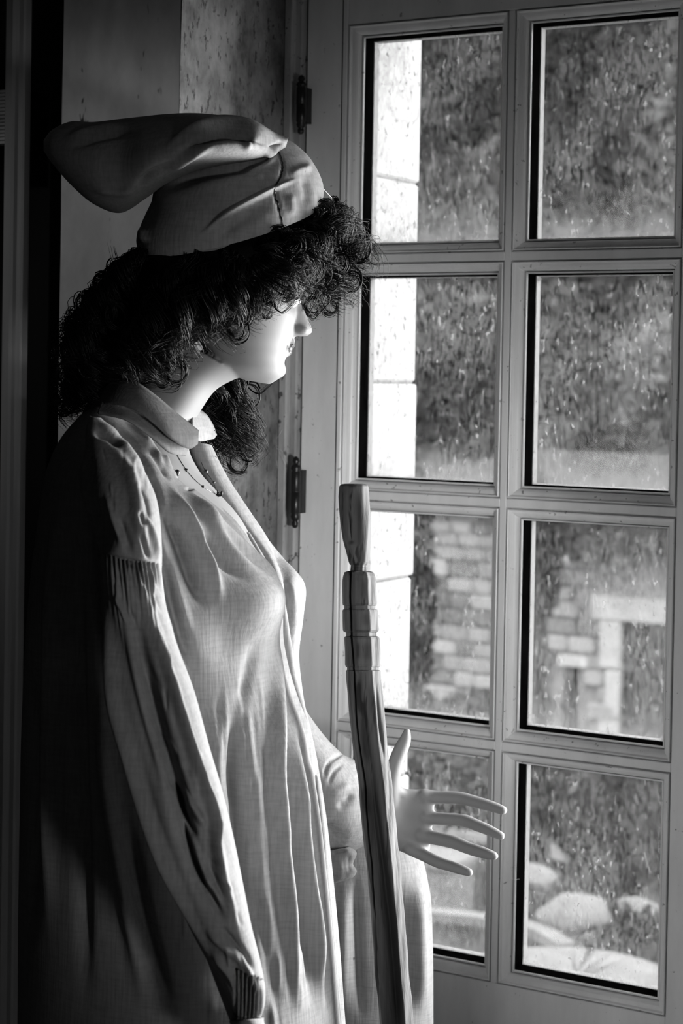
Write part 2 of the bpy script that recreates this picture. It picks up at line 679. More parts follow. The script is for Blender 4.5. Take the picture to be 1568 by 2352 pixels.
ovolo = [(0.0, 0.0), (0.0004, 0.008), (0.0021, 0.008), (0.0024, -0.0006), (0.0034, -0.0014), (0.0046, -0.0006), (0.0050, 0.005)]
ovolo += [(0.0056 + 0.0106 * math.sin(t), 0.006 + 0.0105 * (1 - math.cos(t))) for t in np.linspace(0, math.pi / 2, 6)]
ovolo += [(0.0164, 0.0260), (0.0179, 0.0260), (0.0182, 0.0185), (0.0204, 0.0185), (0.0206, 0.023)]
for c in cols:
    for r in rows:
        ring(c[0], c[1], r[0], r[1], ovolo).build('moulding', M_PAINT, win)
        ring(c[0], c[1], r[0], r[1], [(0.0195, 0.0225), (0.0212, 0.0235), (0.0220, 0.050), (0.016, 0.050)]).build('rebate', M_GASKET, win)
        ring(c[0], c[1], r[0], r[1], [(0.0190, 0.0522), (0.0226, 0.0522), (0.0232, 0.066), (0.019, 0.0662)]).build('putty_lip', M_LIP, win)
        box('pane', M_GLASS, c[0] + 0.0195, c[1] - 0.0195, 0.0506, 0.0516, r[0] + 0.0195, r[1] - 0.0195, win)
# groove and bead that run down the left stile, and the fixed frame with its hinges
xg = Xs(772, 1000)
box('stile_bead', M_PAINT, xg + 0.0015, cols[0][0] - 0.0005, -0.003, 0.002, ZB + 0.1, ZT - 0.03, win, 0.001)
box('stile_groove', M_DARK, xg - 0.0012, xg + 0.0014, -0.0006, 0.001, ZB, ZT, win)
fr = MB().box(XF, XL - 0.004, -0.012, 0.07, ZB - 0.05, ZT + 0.03, 0.002)
fr.box(XF, XF + 0.016, -0.024, 0.0, ZB - 0.05, ZT + 0.03, 0.002)
M_FRAME = mat('weathered_frame', 0.33, 0.7, 16, 0.45, (1, 1, 0.3), 0.3, 0.002, 0.25, 40, 0.3)
struct(fr.build('trim_3', M_FRAME), 'weathered fixed window frame behind the hinges')
struct(box('trim_4', M_PAINT, XF, XO + 0.06, -0.01, 0.07, ZT, ZT + 0.03))
struct(box('trim_5', M_PAINT, XF, XO + 0.06, -0.02, 0.07, ZB - 0.05, ZB - 0.003))
struct(box('trim_6', M_PAINT, XO, XO + 0.06, -0.01, 0.07, ZB - 0.05, ZT + 0.03))
for (x, y0, y1) in ((677, 1048, 1213), (690, 172, 308)):
    a, b = PY(x, y0, -0.03), PY(x, y1, -0.03)
    L = a[2] - b[2]
    cx, cz = (a[0] + b[0]) / 2, b[2]
    hg = MB()
    prof = [(0, .3), (.02, .6), (.07, .7), (.10, .5), (.12, .75), (.16, 1.0), (.20, .8), (.22, 1.0), (.5, 1.0), (.505, .9), (.515, 1.0), (.78, 1.0), (.80, .8), (.83, 1.15), (.87, .9), (.89, .5), (.93, .75), (.97, .6), (1, .2)]
    v, f = tube([(cx, -0.028, cz + t * L) for t, _ in prof], [q * 0.0085 for _, q in prof], 12)
    hg.add(v, f)
    hg.box(cx, XL + 0.01, -0.022, -0.012, cz + 0.2 * L, cz + 0.8 * L)
    hg.box(cx - 0.006, cx + 0.004, -0.026, 0.0, cz + 0.2 * L, cz + 0.8 * L)
    hg.build('hinge', M_IRON, win, None, True)

struct(box('shade_board', M_DARK, XO + 0.002, XO + 0.03, -0.74, -0.03, ZB, ZT, None, 0.002), 'added dark board that shades the right side of the casement')  # added out of view to keep the fill beam off the right stile

# ------------------------------------------------------------------ outside: the wall's own stone reveal
XV = Xs(812, 835, 0.07)
YC = PX(958, 835, XV)[1]
sr = bpy.data.objects.new('wall_outside', None)
COL.objects.link(sr)
sr.location = (XV, 0.1, 0.0)
struct(sr, 'pale stone jamb of the thick outer wall seen through the left panes')
jy = [-160, 411, 879, 1331, 1790, 2330]
jz = [PX(905, y, XV)[2] for y in jy]
for i in range(len(jz) - 1):
    w = random.uniform(-0.002, 0.002)
    box('stone', M_STONE, XV - 0.5, XV + w, 0.072, YC + w * 2, jz[i + 1] + 0.0022, jz[i] - 0.0022, sr, 0.004)
mt = MB().box(XV - 0.48, XV - 0.006, 0.075, YC - 0.008, jz[-1], jz[0])
mt.build('mortar', mat('old_mortar', 0.34, 0.95, 60, 0.4), sr)
struct(box('wall_outer_above', M_STONE, XV, 3.3, 0.07, YC, ZT + 0.02, 3.6))
struct(box('wall_outer_below', M_STONE, XV, 3.3, 0.07, YC, -3.0, ZB - 0.03))
struct(box('wall_outer_right', M_STONE, XO + 0.03, 3.3, 0.07, YC, ZB - 0.03, ZT + 0.02))
struct(box('wall_outer_left', M_STONE, -3.3, XV - 0.5, 0.07, YC, -3.0, 3.6))
struct(box('wall_outer_lower_left', M_STONE, -3.3, XV, 0.075, YC - 0.01, -3.0, jz[-1]))
# ------------------------------------------------------------------ outside: garden, stone house, trees
YF = 11.4


def zg(Y):
    return -1.5 - (np.asarray(Y) - 5.5) * (1.0 / 5.9)


M_GROUND = mat('garden_soil', 0.015, 0.95, 3, 0.5, bmp=0.5, bdist=0.05)
gx, gy = np.meshgrid(np.linspace(-22, 6, 60), np.linspace(0.35, 24, 60))
gz = zg(gy) + 0.05 * np.sin(gx * 3.1) * np.sin(gy * 2.3 + 1)
struct(mesh('ground', np.stack([gx, gy, gz], -1).reshape(-1, 3), grid_faces(60, 60, False), M_GROUND, True), 'rough sloping garden ground outside the window')
M_HILL = mat('wooded_slope', 0.008, 1.0, 1.6, 0.7, bmp=0.8, bdist=0.3)
hx, hz = np.meshgrid(np.linspace(-34, 8, 80), np.linspace(-5, 16, 50))
hy = 21 + 0.35 * np.maximum(hz, 0) + 0.8 * np.sin(hx * 1.3 + hz) * np.sin(hz * 1.7 + 0.4 * hx)
struct(mesh('hill', np.stack([hx, hy, hz], -1).reshape(-1, 3), grid_faces(50, 80, False), M_HILL, True), 'dark wooded slope rising behind the stone house')


def leafmat(name, base, var=0.55):
    m, nt, bs = newmat(name)
    nt.nodes.remove(bs)
    g = nt.nodes.new('ShaderNodeNewGeometry')
    c = ramp(nt, g.outputs['Random Per Island'], [(0, base * (1 - var)), (0.75, base * (1 + var)), (1, min(1, base * (1 + 2.2 * var)))])
    d = nt.nodes.new('ShaderNodeBsdfDiffuse')
    t = nt.nodes.new('ShaderNodeBsdfTranslucent')
    nt.links.new(c, d.inputs[0])
    nt.links.new(c, t.inputs[0])
    mx = nt.nodes.new('ShaderNodeMixShader')
    mx.inputs[0].default_value = 0.3
    nt.links.new(d.outputs[0], mx.inputs[1])
    nt.links.new(t.outputs[0], mx.inputs[2])
    nt.links.new(mx.outputs[0], nt.nodes['Material Output'].inputs[0])
    return m


M_LEAF = [leafmat('leaves_dark', 0.016), leafmat('leaves_mid', 0.036), leafmat('leaves_pale', 0.08)]
M_BARK = mat('bark', 0.03, 0.9, 14, 0.5, (1, 1, 0.2), 0.5, 0.01)


def leaves(c, r, n, size, rng):
    """n separate leaf blades in clumps filling an ellipsoid"""
    c, r = np.asarray(c), np.asarray(r)
    nc = max(8, n // 130)
    d = rng.normal(size=(nc, 3))
    d /= np.linalg.norm(d, axis=1, keepdims=True)
    cl = d * rng.uniform(0.45, 1.0, (nc, 1)) ** 0.6
    p = cl[rng.randint(0, nc, n)] + rng.normal(size=(n, 3)) * 0.16
    p = c + p * r
    a = rng.normal(size=(n, 3)) * [1, 1, 0.5]
    a /= np.linalg.norm(a, axis=1, keepdims=True)
    b = np.cross(a, rng.normal(size=(n, 3)))
    b /= np.linalg.norm(b, axis=1, keepdims=True)
    s = size * rng.uniform(0.6, 1.5, (n, 1))
    v = np.stack([p - a * s, p + b * s * 0.45, p + a * s, p - b * s * 0.45], 1)
    return v.reshape(-1, 3), np.arange(4 * n).reshape(n, 4)


def tree(px, py, Z, rx, ry, n, size, m, label, seed, name='tree', cat='tree', group=None, trunk=True):
    rng = np.random.RandomState(seed)
    c = P(px, py, Z)
    k = Z / F_PX
    base = np.array([c[0], c[1], float(zg(c[1])) - 0.02])
    t = thing(name, label, cat, base, group)
    v, f = leaves(c, (rx * k, rx * k * 0.8, ry * k), n, size, rng)
    v[:, 2] = np.maximum(v[:, 2], zg(v[:, 1]) + 0.02)
    tag(mesh('foliage', v, f, M_LEAF[m], False, t), kind='stuff')
    if trunk:
        top = c + np.array([0, 0, ry * k * 0.3])
        mid = (base + top) / 2 + rng.normal(size=3) * 0.08
        h = top[2] - base[2]
        v, f = tube(catmull([base, mid, top], 9), np.linspace(0.035, 0.014, 9) * h, 8)
        mb = MB().add(v, f)
        for q in range(5):
            e = c + rng.normal(size=3) * np.array([rx, rx * .7, ry]) * k * 0.4
            s = base + (top - base) * rng.uniform(0.5, 0.85)
            v, f = tube([s, (s + e) / 2 + [0, 0, .05], e], [0.012 * h, 0.008 * h, 0.004 * h], 6)
            mb.add(v, f)
        mb.build('trunk', M_BARK, t, None, True)
    return t


TG = 'trees behind the stone house'
tree(1000, 170, 19.6, 170, 330, 5200, 0.15, 0, 'dark leafy tree behind the uppermost left pane', 1)
tree(1330, 100, 18.6, 180, 330, 6500, 0.145, 0, 'large dark leafy tree behind the uppermost right pane', 2)
tree(1575, 250, 19.8, 110, 260, 3000, 0.12, 2, 'pale leafy tree at the right edge of the uppermost right pane', 3)
tree(1040, 600, 18.0, 150, 240, 4800, 0.125, 1, 'mid grey leafy tree behind the crossbar under the uppermost left pane', 4)
tree(1410, 600, 19.0, 210, 230, 5200, 0.14, 1, 'broad mid grey tree behind the crossbar under the uppermost right pane', 5)
tree(1050, 930, 17.0, 130, 170, 4200, 0.10, 0, 'dark bushy tree behind the second left pane', 6)
tree(1280, 930, 17.2, 115, 180, 4200, 0.10, 1, 'bushy tree in the left half of the second right pane', 7)
tree(1500, 950, 17.0, 105, 180, 4200, 0.10, 2, 'pale bushy tree in the right half of the second right pane', 8)
tree(1420, 1225, 14.7, 180, 60, 2600, 0.07, 1, 'ivy growing over the top of the stone house front', 9, 'ivy', 'ivy', None, False)
tree(1235, 1270, 13.2, 40, 130, 2000, 0.065, 0, 'dark shrub climbing the wall beside the centre bar', 10, 'shrub', 'shrub', None, True)
tree(953, 1600, 12.6, 34, 430, 2600, 0.065, 0, 'tall dark shrub just right of the stone jamb in the third left pane', 11, 'shrub', 'shrub', None, False)
tree(1085, 1640, 12.4, 100, 50, 1400, 0.065, 1, 'low grey shrub at the foot of the third left pane', 12, 'shrub', 'shrub', None, False)
tree(1030, 1800, 11.5, 120, 70, 2200, 0.06, 2, 'pale shrub above the pointing fingers in the lowest left pane', 13, 'shrub', 'shrub', None, False)
tree(1245, 1870, 12.2, 60, 130, 2000, 0.065, 1, 'upright grey shrub beside the dark doorway in the lowest right pane', 14, 'shrub', 'shrub', None, False)
tree(1440, 1900, 12.0, 130, 150, 3200, 0.065, 0, 'big dark shrub filling the upper half of the lowest right pane', 15, 'shrub', 'shrub', None, False)
tree(1470, 2160, 9.3, 110, 55, 1700, 0.045, 0, 'small dark shrub between the boulders and the pale kerb', 16, 'shrub', 'shrub', None, False)

# stone house: core wall, separate rubble stones, door surround, plank door, slit opening
M_RUB = mat('rubble_stone', 0.17, 0.95, 7, 0.25, bmp=0.5, bdist=0.01)
nt = M_RUB.node_tree
oi = nt.nodes.new('ShaderNodeObjectInfo')
bsn = nt.nodes['Principled BSDF']
old = bsn.inputs['Base Color'].links[0].from_socket
nt.links.new(mixc(nt, 'MULTIPLY', 1.0, old, ramp(nt, oi.outputs['Random'], [(0, 0.45), (1, 1.5)])), bsn.inputs['Base Color'])
hx0, hx1 = PY(880, 1600, YF)[0], PY(1800, 1600, YF)[0]
hz1 = PY(1300, 1172, YF)[2]
M_SLAB2 = mat('dressed_stone', 0.33, 0.95, 7, 0.2, (1, 1, 1), 0.3, 0.01)
house = thing('stone_house', 'rubble stone house with pale door surround across the garden', 'house', ((hx0 + hx1) / 2, YF + 0.2, zg(YF) - 0.1))
dx0, dx1 = PY(1424, 1600, YF)[0], PY(1640, 1600, YF)[0]
dz1, dz0 = PY(1500, 1432, YF)[2], float(zg(YF))
sx0, sx1, sz0, sz1 = PY(1288, 1600, YF)[0], PY(1325, 1600, YF)[0], PY(1300, 1690, YF)[2], PY(1300, 1530, YF)[2]
core = MB()
for a, b, c_, d_ in ((hx0, sx0, dz0 - .1, hz1), (sx0, sx1, dz0 - .1, sz0), (sx0, sx1, sz1, hz1), (sx1, dx0, dz0 - .1, hz1), (dx0, dx1, dz1, hz1), (dx1, hx1, dz0 - .1, hz1)):
    core.box(a, b, YF + 0.03, YF + 0.5, c_, d_)
core.box(hx0, hx1, YF + 0.5, YF + 2.0, dz0 - .1, hz1)
core.build('wall', mat('lime_mortar', 0.16, 0.95, 9, 0.25), house)
rf = MB()
rf.add([(hx0 - .2, YF - .2, hz1), (hx1 + .2, YF - .2, hz1), (hx1 + .2, YF + 1.0, hz1 + .45), (hx0 - .2, YF + 1.0, hz1 + .45), (hx0 - .2, YF + 2.2, hz1), (hx1 + .2, YF + 2.2, hz1)],
       [(0, 1, 2, 3), (3, 2, 5, 4), (0, 3, 4), (1, 5, 2), (0, 4, 5, 1)])
rf.build('roof', mat('slate_roof', 0.04, 0.8, 8, 0.3), house)
LX0, LX1 = PY(1362, 1400, YF)[0], PY(1660, 1400, YF)[0]
LZ0, LZ1 = dz1, PY(1450, 1372, YF)[2]
box('lintel', M_SLAB2, LX0, LX1, YF - 0.05, YF + 0.25, LZ0, LZ1, house, 0.012)
jw = PY(1390, 1600, YF)[0]
jzs = np.linspace(dz1, dz0, 6)
for k in range(5):
    e = 0.05 if k % 2 == 0 else 0.0
    box('jamb_stone', M_SLAB2, jw - e, dx0, YF - 0.04, YF + 0.25, jzs[k + 1] + .008, jzs[k] - .008, house, 0.012)
    box('jamb_stone', M_SLAB2, dx1, dx1 + 0.14 + e, YF - 0.04, YF + 0.25, jzs[k + 1] + .008, jzs[k] - .008, house, 0.012)
M_DOOR = mat('grey_planks', 0.035, 0.8, 6, 0.25, (1, 1, 0.1), 0.3, 0.004)
dr = box('door', M_DARK, dx0, dx1, YF + 0.2, YF + 0.24, dz0, dz1, house)
for k in range(5):
    w = (dx1 - dx0) / 5
    box('plank', M_DOOR, dx0 + k * w + .004, dx0 + (k + 1) * w - .004, YF + 0.17, YF + 0.2, dz0 + .01, dz1 - .005, dr, 0.004)
box('slit_opening', M_DARK, sx0, sx1, YF + 0.25, YF + 0.3, sz0, sz1, house)
box('slit_lintel', M_SLAB2, sx0 - 0.03, PY(1362, 1500, YF)[0] + .0, YF - 0.03, YF + 0.2, sz1, PY(1300, 1503, YF)[2], house, 0.008)
rng = np.random.RandomState(21)
zz = hz1 - 0.02
cnt = 0
zlow = PY(1300, 1990, YF)[2]
shared = []
for k in range(8):
    b = MB().box(-.5, .5, -.5, .5, -.5, .5, 0.12)
    b.v = [(x + rng.uniform(-.05, .05), y, z + rng.uniform(-.05, .05)) for x, y, z in b.v]
    o = b.build('stone', M_RUB, None, (0, 0, 0))
    o.parent = house
    shared.append(o)
proto_used = set()
while zz > zlow and cnt < 296:
    h = rng.uniform(0.10, 0.16)
    x = PY(925, 1500, YF)[0] + rng.uniform(-.1, .05)
    while x < jw - 0.03 and cnt < 296:
        w = rng.uniform(0.14, 0.32)
        cx, cz = x + w / 2, zz - h / 2
        x += w
        if sx0 - w / 2 - .02 < cx < sx1 + w / 2 + .02 and sz0 - h / 2 < cz < sz1 + h / 2 + .05:
            continue
        if cx + w / 2 > LX0 - .02 and cz > LZ0 - 0.02 and cz < LZ1 + .06:
            continue
        k = rng.randint(8)
        if k not in proto_used:
            o = shared[k]
            proto_used.add(k)
        else:
            o = shared[k].copy()
            COL.objects.link(o)
            o.parent = house
        o.location = Vector((cx, YF + 0.02, cz)) - house.location
        o.scale = (w - 0.012, 0.10 + rng.uniform(-.02, .03), h - 0.012)
        cnt += 1
    zz -= h

# garden stones: two boulders, a curved basin wall with coping, a pale curving kerb
M_BOULD = mat('boulder_stone', 0.14, 0.95, 4, 0.3, bmp=0.6, bdist=0.02, spots=0.2, spot_scale=9, spot_val=0.4)


def boulder(px, py, Z, rx, ry, label, seed):
    rng = np.random.RandomState(seed)
    c = P(px, py, Z)
    k = Z / F_PX
    v, f = ellipsoid((0, 0, 0), (1, 1, 1), 22, 14)
    for q in range(26):
        n = rng.normal(size=3)
        n /= np.linalg.norm(n)
        d = v @ n
        lim = rng.uniform(0.52, 0.85)
        v = v - np.outer(np.maximum(d - lim, 0) * 0.85, n)
    v = v * np.array([rx * k, rx * k * 0.75, ry * k])
    base = c + np.array([0, 0, v[:, 2].min()])
    o = mesh('boulder', v + c, f, M_BOULD, True, None, base)
    tag(o, label, 'boulder')
    fix_normals(o)
    return o


boulder(1325, 2092, 9.6, 108, 62, 'large pale flat topped boulder in the lowest right pane', 4)
boulder(1235, 2020, 10.4, 62, 42, 'smaller white topped boulder behind the flat boulder beside the centre bar', 9)
boulder(1470, 2085, 10.2, 70, 36, 'dull grey boulder at the right end of the boulder group', 12)


def ribbon_wall(pts, wid, dep, name):
    """closed section swept along a world polyline: flat top, given width and depth"""
    p = np.asarray(pts)
    t = np.gradient(p, axis=0)
    t[:, 2] = 0
    t /= np.linalg.norm(t, axis=1, keepdims=True)
    s = np.stack([t[:, 1], -t[:, 0], 0 * t[:, 0]], 1)
    wid = np.broadcast_to(wid, (len(p),))[:, None]
    V = np.stack([p - s * wid / 2, p + s * wid / 2, p + s * wid / 2 - [0, 0, dep], p - s * wid / 2 - [0, 0, dep]], 1).reshape(-1, 3)
    f = [tuple(q) for q in grid_faces(len(p), 4)] + [(3, 2, 1, 0), tuple(range(len(V) - 4, len(V)))]
    return MB().add(V, f)


zc0 = P(1120, 2104, 9.6)[2]
cp = catmull([PZ(880, 2082, zc0), PZ(1000, 2090, zc0), PZ(1120, 2104, zc0), PZ(1200, 2118, zc0), PZ(1255, 2138, zc0), PZ(1300, 2166, zc0)], 26)
bw = thing('basin_wall', 'low curved basin wall with a pale rounded coping, bottom panes', 'wall', cp[13] - np.array([0, 0, cp[13][2] - zg(cp[13][1])]))
ribbon_wall(cp, 0.10, 0.05, '').build('coping', M_SLAB, bw)
ribbon_wall(cp - [0, 0, 0.05], 0.06, 0.9, '').build('wall_face', mat('basin_render', 0.06, 0.9, 5, 0.25), bw)
bq = P(1020, 2030, 10.8)
tr_ = thing('planter', 'pale square stone planter behind the curved coping in the lowest left pane', 'planter', (bq[0], bq[1], float(zg(bq[1]))))
mbp = MB().box(bq[0] - .17, bq[0] + .12, bq[1] - .15, bq[1] + .15, float(zg(bq[1])) - .02, bq[2] + .15, 0.012)
mbp.build('trough', M_SLAB, tr_)
mbp = MB().box(bq[0] - .19, bq[0] + .14, bq[1] - .17, bq[1] + .17, bq[2] + .11, bq[2] + .17, 0.012)
mbp.build('rim', M_SLAB, tr_)
zk = P(1400, 2230, 8.6)[2]
kp = catmull([PZ(1180, 2232, zk), PZ(1275, 2222, zk), PZ(1350, 2226, zk), PZ(1420, 2254, zk), PZ(1490, 2300, zk), PZ(1570, 2370, zk)], 24)
kb = thing('kerb', 'pale curving stone kerb at the bottom of the lowest right pane', 'kerb', (kp[12][0], kp[12][1], float(zg(kp[12][1]))))
for a, b in ((0, 8), (8, 16), (16, 23)):
    q = kp[a:b + 1].copy()
    d = (q[-1] - q[0]) / np.linalg.norm(q[-1] - q[0]) * 0.004
    q[0] = q[0] + d
    q[-1] = q[-1] - d
    ribbon_wall(q, np.linspace(0.62, 0.62, len(q)), 0.5, '').build('slab', M_SLAB, kb)
# ------------------------------------------------------------------ the mannequin
def cloth(name, base, stain=0.12, sheen=0.0):
    m, nt, bs = newmat(name)
    n = noise(nt, 7, 5, 0.65)
    c = ramp(nt, n, [(0.3, base * 0.86), (0.7, min(1, base * 1.12))])
    slub = noise(nt, 260, 2, 0.6, (1, 1, 0.06))
    weft = noise(nt, 260, 2, 0.6, (0.12, 0.12, 1))
    c = mixc(nt, 'MULTIPLY', 1.0, c, ramp(nt, slub, [(0.3, 0.84), (0.6, 1.04)]))
    c = mixc(nt, 'MULTIPLY', 1.0, c, ramp(nt, weft, [(0.3, 0.9), (0.6, 1.03)]))
    sp = ramp(nt, noise(nt, 42, 2, 0.5), [(0.75, 0.0), (0.78, 1.0)])
    c = mixc(nt, 'MIX', sp, c, base * 0.3)
    a = nt.nodes.new('ShaderNodeAttribute')
    a.attribute_name = 'stain'
    c = mixc(nt, 'MIX', a.outputs['Fac'], c, base * 0.3)
    nt.links.new(c, bs.inputs['Base Color'])
    bs.inputs['Roughness'].default_value = 0.9
    bs.inputs['Specular IOR Level'].default_value = 0.1
    h = mixc(nt, 'ADD', 1.0, slub, weft)
    bump(nt, bs, h, 0.35, 0.0012)
    return m


M_LINEN = cloth('unbleached_linen', 0.175)
M_CAPC = cloth('cap_cloth', 0.24)
M_COLLAR = cloth('collar_linen', 0.10)
M_SKIN = mat('matte_plaster_skin', 0.15, 0.62, 9, 0.04, bmp=0.03, bdist=0.001, spec=0.35)
M_LIPS = mat('painted_lips', 0.05, 0.35, 30, 0.1, bmp=0.0)
M_HAIR = mat('black_wig_fibre', 0.002, 0.4, 40, 0.4, bmp=0.0, spec=0.16)
M_JET = mat('black_bead', 0.01, 0.2, 40, 0.2, bmp=0.0, spec=0.6)
M_EYE = mat('painted_eye', 0.65, 0.15, 40, 0.05, bmp=0.0)

b0 = P(330, 1900, 2.48)
MAN = thing('mannequin', 'female shop mannequin in linen smock, floppy cap and black curly wig facing the window', 'mannequin', (b0[0], b0[1], 0.0))
ONE = F_PX / 2.5    # pixels per metre at the figure

# --- head in its own frame: x forward, y to her left, z up from the chin (metres)
HB, HG, HS = math.radians(9), math.radians(14), 1.04
HC = P(622, 876, 2.50)


def headpt(q):
    q = np.asarray(q, float) * HS
    q = q - np.array([0.075 * HS, 0, 0])
    x = q[..., 0] * math.cos(HB) + q[..., 2] * math.sin(HB)
    z = q[..., 2] * math.cos(HB) - q[..., 0] * math.sin(HB)
    y = q[..., 1]
    r = x * math.cos(HG) - y * math.sin(HG)
    d = x * math.sin(HG) + y * math.cos(HG)
    hr = np.array([math.cos(YAW), math.sin(YAW), 0])
    hf = np.array([-math.sin(YAW), math.cos(YAW), 0])
    return HC + r[..., None] * hr + d[..., None] * hf + z[..., None] * np.array([0, 0, 1.0])


# z, front x, back x, half width (mm)
prof = np.array([(-4, 74, 40, 10), (3, 82, 14, 28), (10, 87, 0, 38), (18, 89.5, -10, 43), (27, 87, -18, 47), (37, 89, -26, 50), (45, 88, -31, 53), (55, 90, -38, 55.5), (64, 91, -50, 58),
                 (78, 91, -72, 62.5), (92, 91, -84, 66), (105, 91.5, -92, 68), (116, 95, -97, 70), (126, 98, -99, 72), (145, 97, -101, 75), (165, 89, -99, 74), (185, 72, -90, 66), (202, 46, -72, 50), (214, 14, -46, 28), (219, -12, -22, 8)], float) / 1000
pr = catmull(prof, 60)
hv = []
NU = 72
ph = np.linspace(0, 2 * math.pi, NU, endpoint=False)
for z, xf, xb, w in pr:
    c, s = np.cos(ph), np.sin(ph)
    xc_ = xb + (xf - xb) * 0.46
    x = np.where(c > 0, xc_ + (xf - xc_) * np.sign(c) * np.abs(c) ** 0.92, xc_ + (xc_ - xb) * c)
    y = w * np.sign(s) * np.abs(s) ** 0.95
    hv.append(np.stack([x, y, np.full_like(x, z)], -1))
hv = np.array(hv)
for sy in (-1, 1):      # eye sockets and the plane of the cheeks
    e = np.exp(-(((hv[..., 1] - sy * 0.031) / 0.017) ** 2 + ((hv[..., 2] - 0.106) / 0.011) ** 2)) * (hv[..., 0] > 0.03)
    hv[..., 0] -= 0.011 * e
    e = np.exp(-(((hv[..., 1] - sy * 0.047) / 0.018) ** 2 + ((hv[..., 2] - 0.083) / 0.016) ** 2)) * (hv[..., 0] > 0.02)
    hv[..., 0] += 0.004 * e
BODY = []        # (verts, faces) pieces that are fused into one continuous surface
hvv, hff = capped(headpt(hv).reshape(-1, 3), grid_faces(60, NU), NU, 60)
BODY.append((hvv, hff))


def headblob(c, r, pitch=0.0):
    v, f = ellipsoid((0, 0, 0), r, 20, 14)
    cp_, sp_ = math.cos(pitch), math.sin(pitch)
    v = np.stack([v[:, 0] * cp_ + v[:, 2] * sp_, v[:, 1], -v[:, 0] * sp_ + v[:, 2] * cp_], -1) + np.asarray(c)
    BODY.append((headpt(v), f))


# nose: wedge loft from the bridge down to the tip, wings, lips, ears
nrow = [(0.112, 0.096, 0.0075), (0.104, 0.0985, 0.0075), (0.094, 0.105, 0.0085), (0.084, 0.112, 0.0105), (0.077, 0.1165, 0.012), (0.071, 0.1175, 0.0125), (0.066, 0.113, 0.011), (0.0635, 0.104, 0.008)]
nv_ = []
for z, xf, w in nrow:
    for t in np.linspace(-1, 1, 13):
        nv_.append((0.078 + (xf - 0.078) * (1 - abs(t) ** 2.2), w * 1.35 * t, z))
    for t in np.linspace(1, -1, 5)[1:-1]:
        nv_.append((0.076, w * 1.2 * t, z))
nvv, nff = capped(headpt(np.array(nv_)), grid_faces(len(nrow), 16), 16, len(nrow))
BODY.append((nvv, nff))
for sy in (-1, 1):
    headblob((0.1005, sy * 0.0115, 0.0715), (0.010, 0.0062, 0.0062))
    headblob((-0.008, sy * 0.072, 0.088), (0.016, 0.006, 0.030), 0.25)
headblob((0.0895, 0, 0.0505), (0.0085, 0.021, 0.0052))
headblob((0.0935, 0, 0.0535), (0.0045, 0.006, 0.008))
headblob((0.0875, 0, 0.0405), (0.0082, 0.0185, 0.0056))
headblob((0.0815, 0, 0.016), (0.0105, 0.016, 0.011))

# neck, trunk and hips under the smock
trunk = [(385, 765, 560, 862, 2.50, .054, 0), (352, 830, 499, 893, 2.50, .051, 0), (326, 880, 463, 940, 2.50, .051, 0), (296, 925, 437, 988, 2.50, .057, 0), (250, 962, 434, 1034, 2.50, .09, 0),
         (200, 1000, 461, 1087, 2.49, .12, 0), (165, 1085, 497, 1127, 2.49, .125, 0), (145, 1180, 558, 1200, 2.49, .118, 0), (145, 1300, 600, 1300, 2.49, .125, 0), (150, 1420, 600, 1410, 2.49, .12, 0),
         (170, 1560, 575, 1560, 2.49, .112, 0), (150, 1750, 590, 1750, 2.49, .135, 0), (130, 1950, 580, 1950, 2.49, .15, 0), (160, 2200, 545, 2200, 2.49, .15, 0), (230, 2330, 460, 2330, 2.49, .10, 0)]
tv, tf, _ = loft(trunk, 72, 120)
tv, tf = capped(tv, tf, 72, 120)
BODY.append((tv, tf))


def addtube(pts, rad, k=14, n=None):
    n = n or max(8, len(pts) * 4)
    p = catmull(np.asarray(pts, float), n)
    r = catmull(np.asarray(rad, float)[:, None], n)[:, 0]
    v, f = tube(p, np.maximum(r, 0.001), k)
    BODY.append((v, f))
    for e in (0, -1):
        v, f = ellipsoid(p[e], (r[e],) * 3, 12, 8)
        BODY.append((v, f))


def pxtube(pts, rad_px, k=14):
    addtube([P(*q) for q in pts], [r * q[2] / F_PX for r, q in zip(rad_px, pts)], k)


# her left arm reaches to the window (upper arm, forearm), the right one hangs
pxtube([(330, 1080, 2.63), (430, 1330, 2.72), (560, 1640, 2.76)], [95, 78, 62])
pxtube([(560, 1640, 2.76), (700, 1770, 2.75), (800, 1840, 2.745), (872, 1880, 2.74)], [62, 60, 48, 40])
pxtube([(290, 1080, 2.40), (300, 1350, 2.24), (380, 1750, 2.17)], [70, 62, 52])
pxtube([(380, 1750, 2.17), (470, 2050, 2.145), (560, 2330, 2.13), (585, 2400, 2.13)], [52, 48, 36, 34])
for sx, sz in ((-1, 2.40), (1, 2.58)):
    a = P(335, 2250, sz)
    fo = np.array([a[0] + 0.02, a[1] + 0.01, 0.09])
    addtube([a, (a + fo) / 2 + [0.02, 0, 0.03], fo], [0.085, 0.058, 0.036])
    addtube([fo - [0.05, .03, .05], fo + [0.05, .03, -.055], fo + [.12, .07, -.068]], [0.034, 0.03, 0.020])

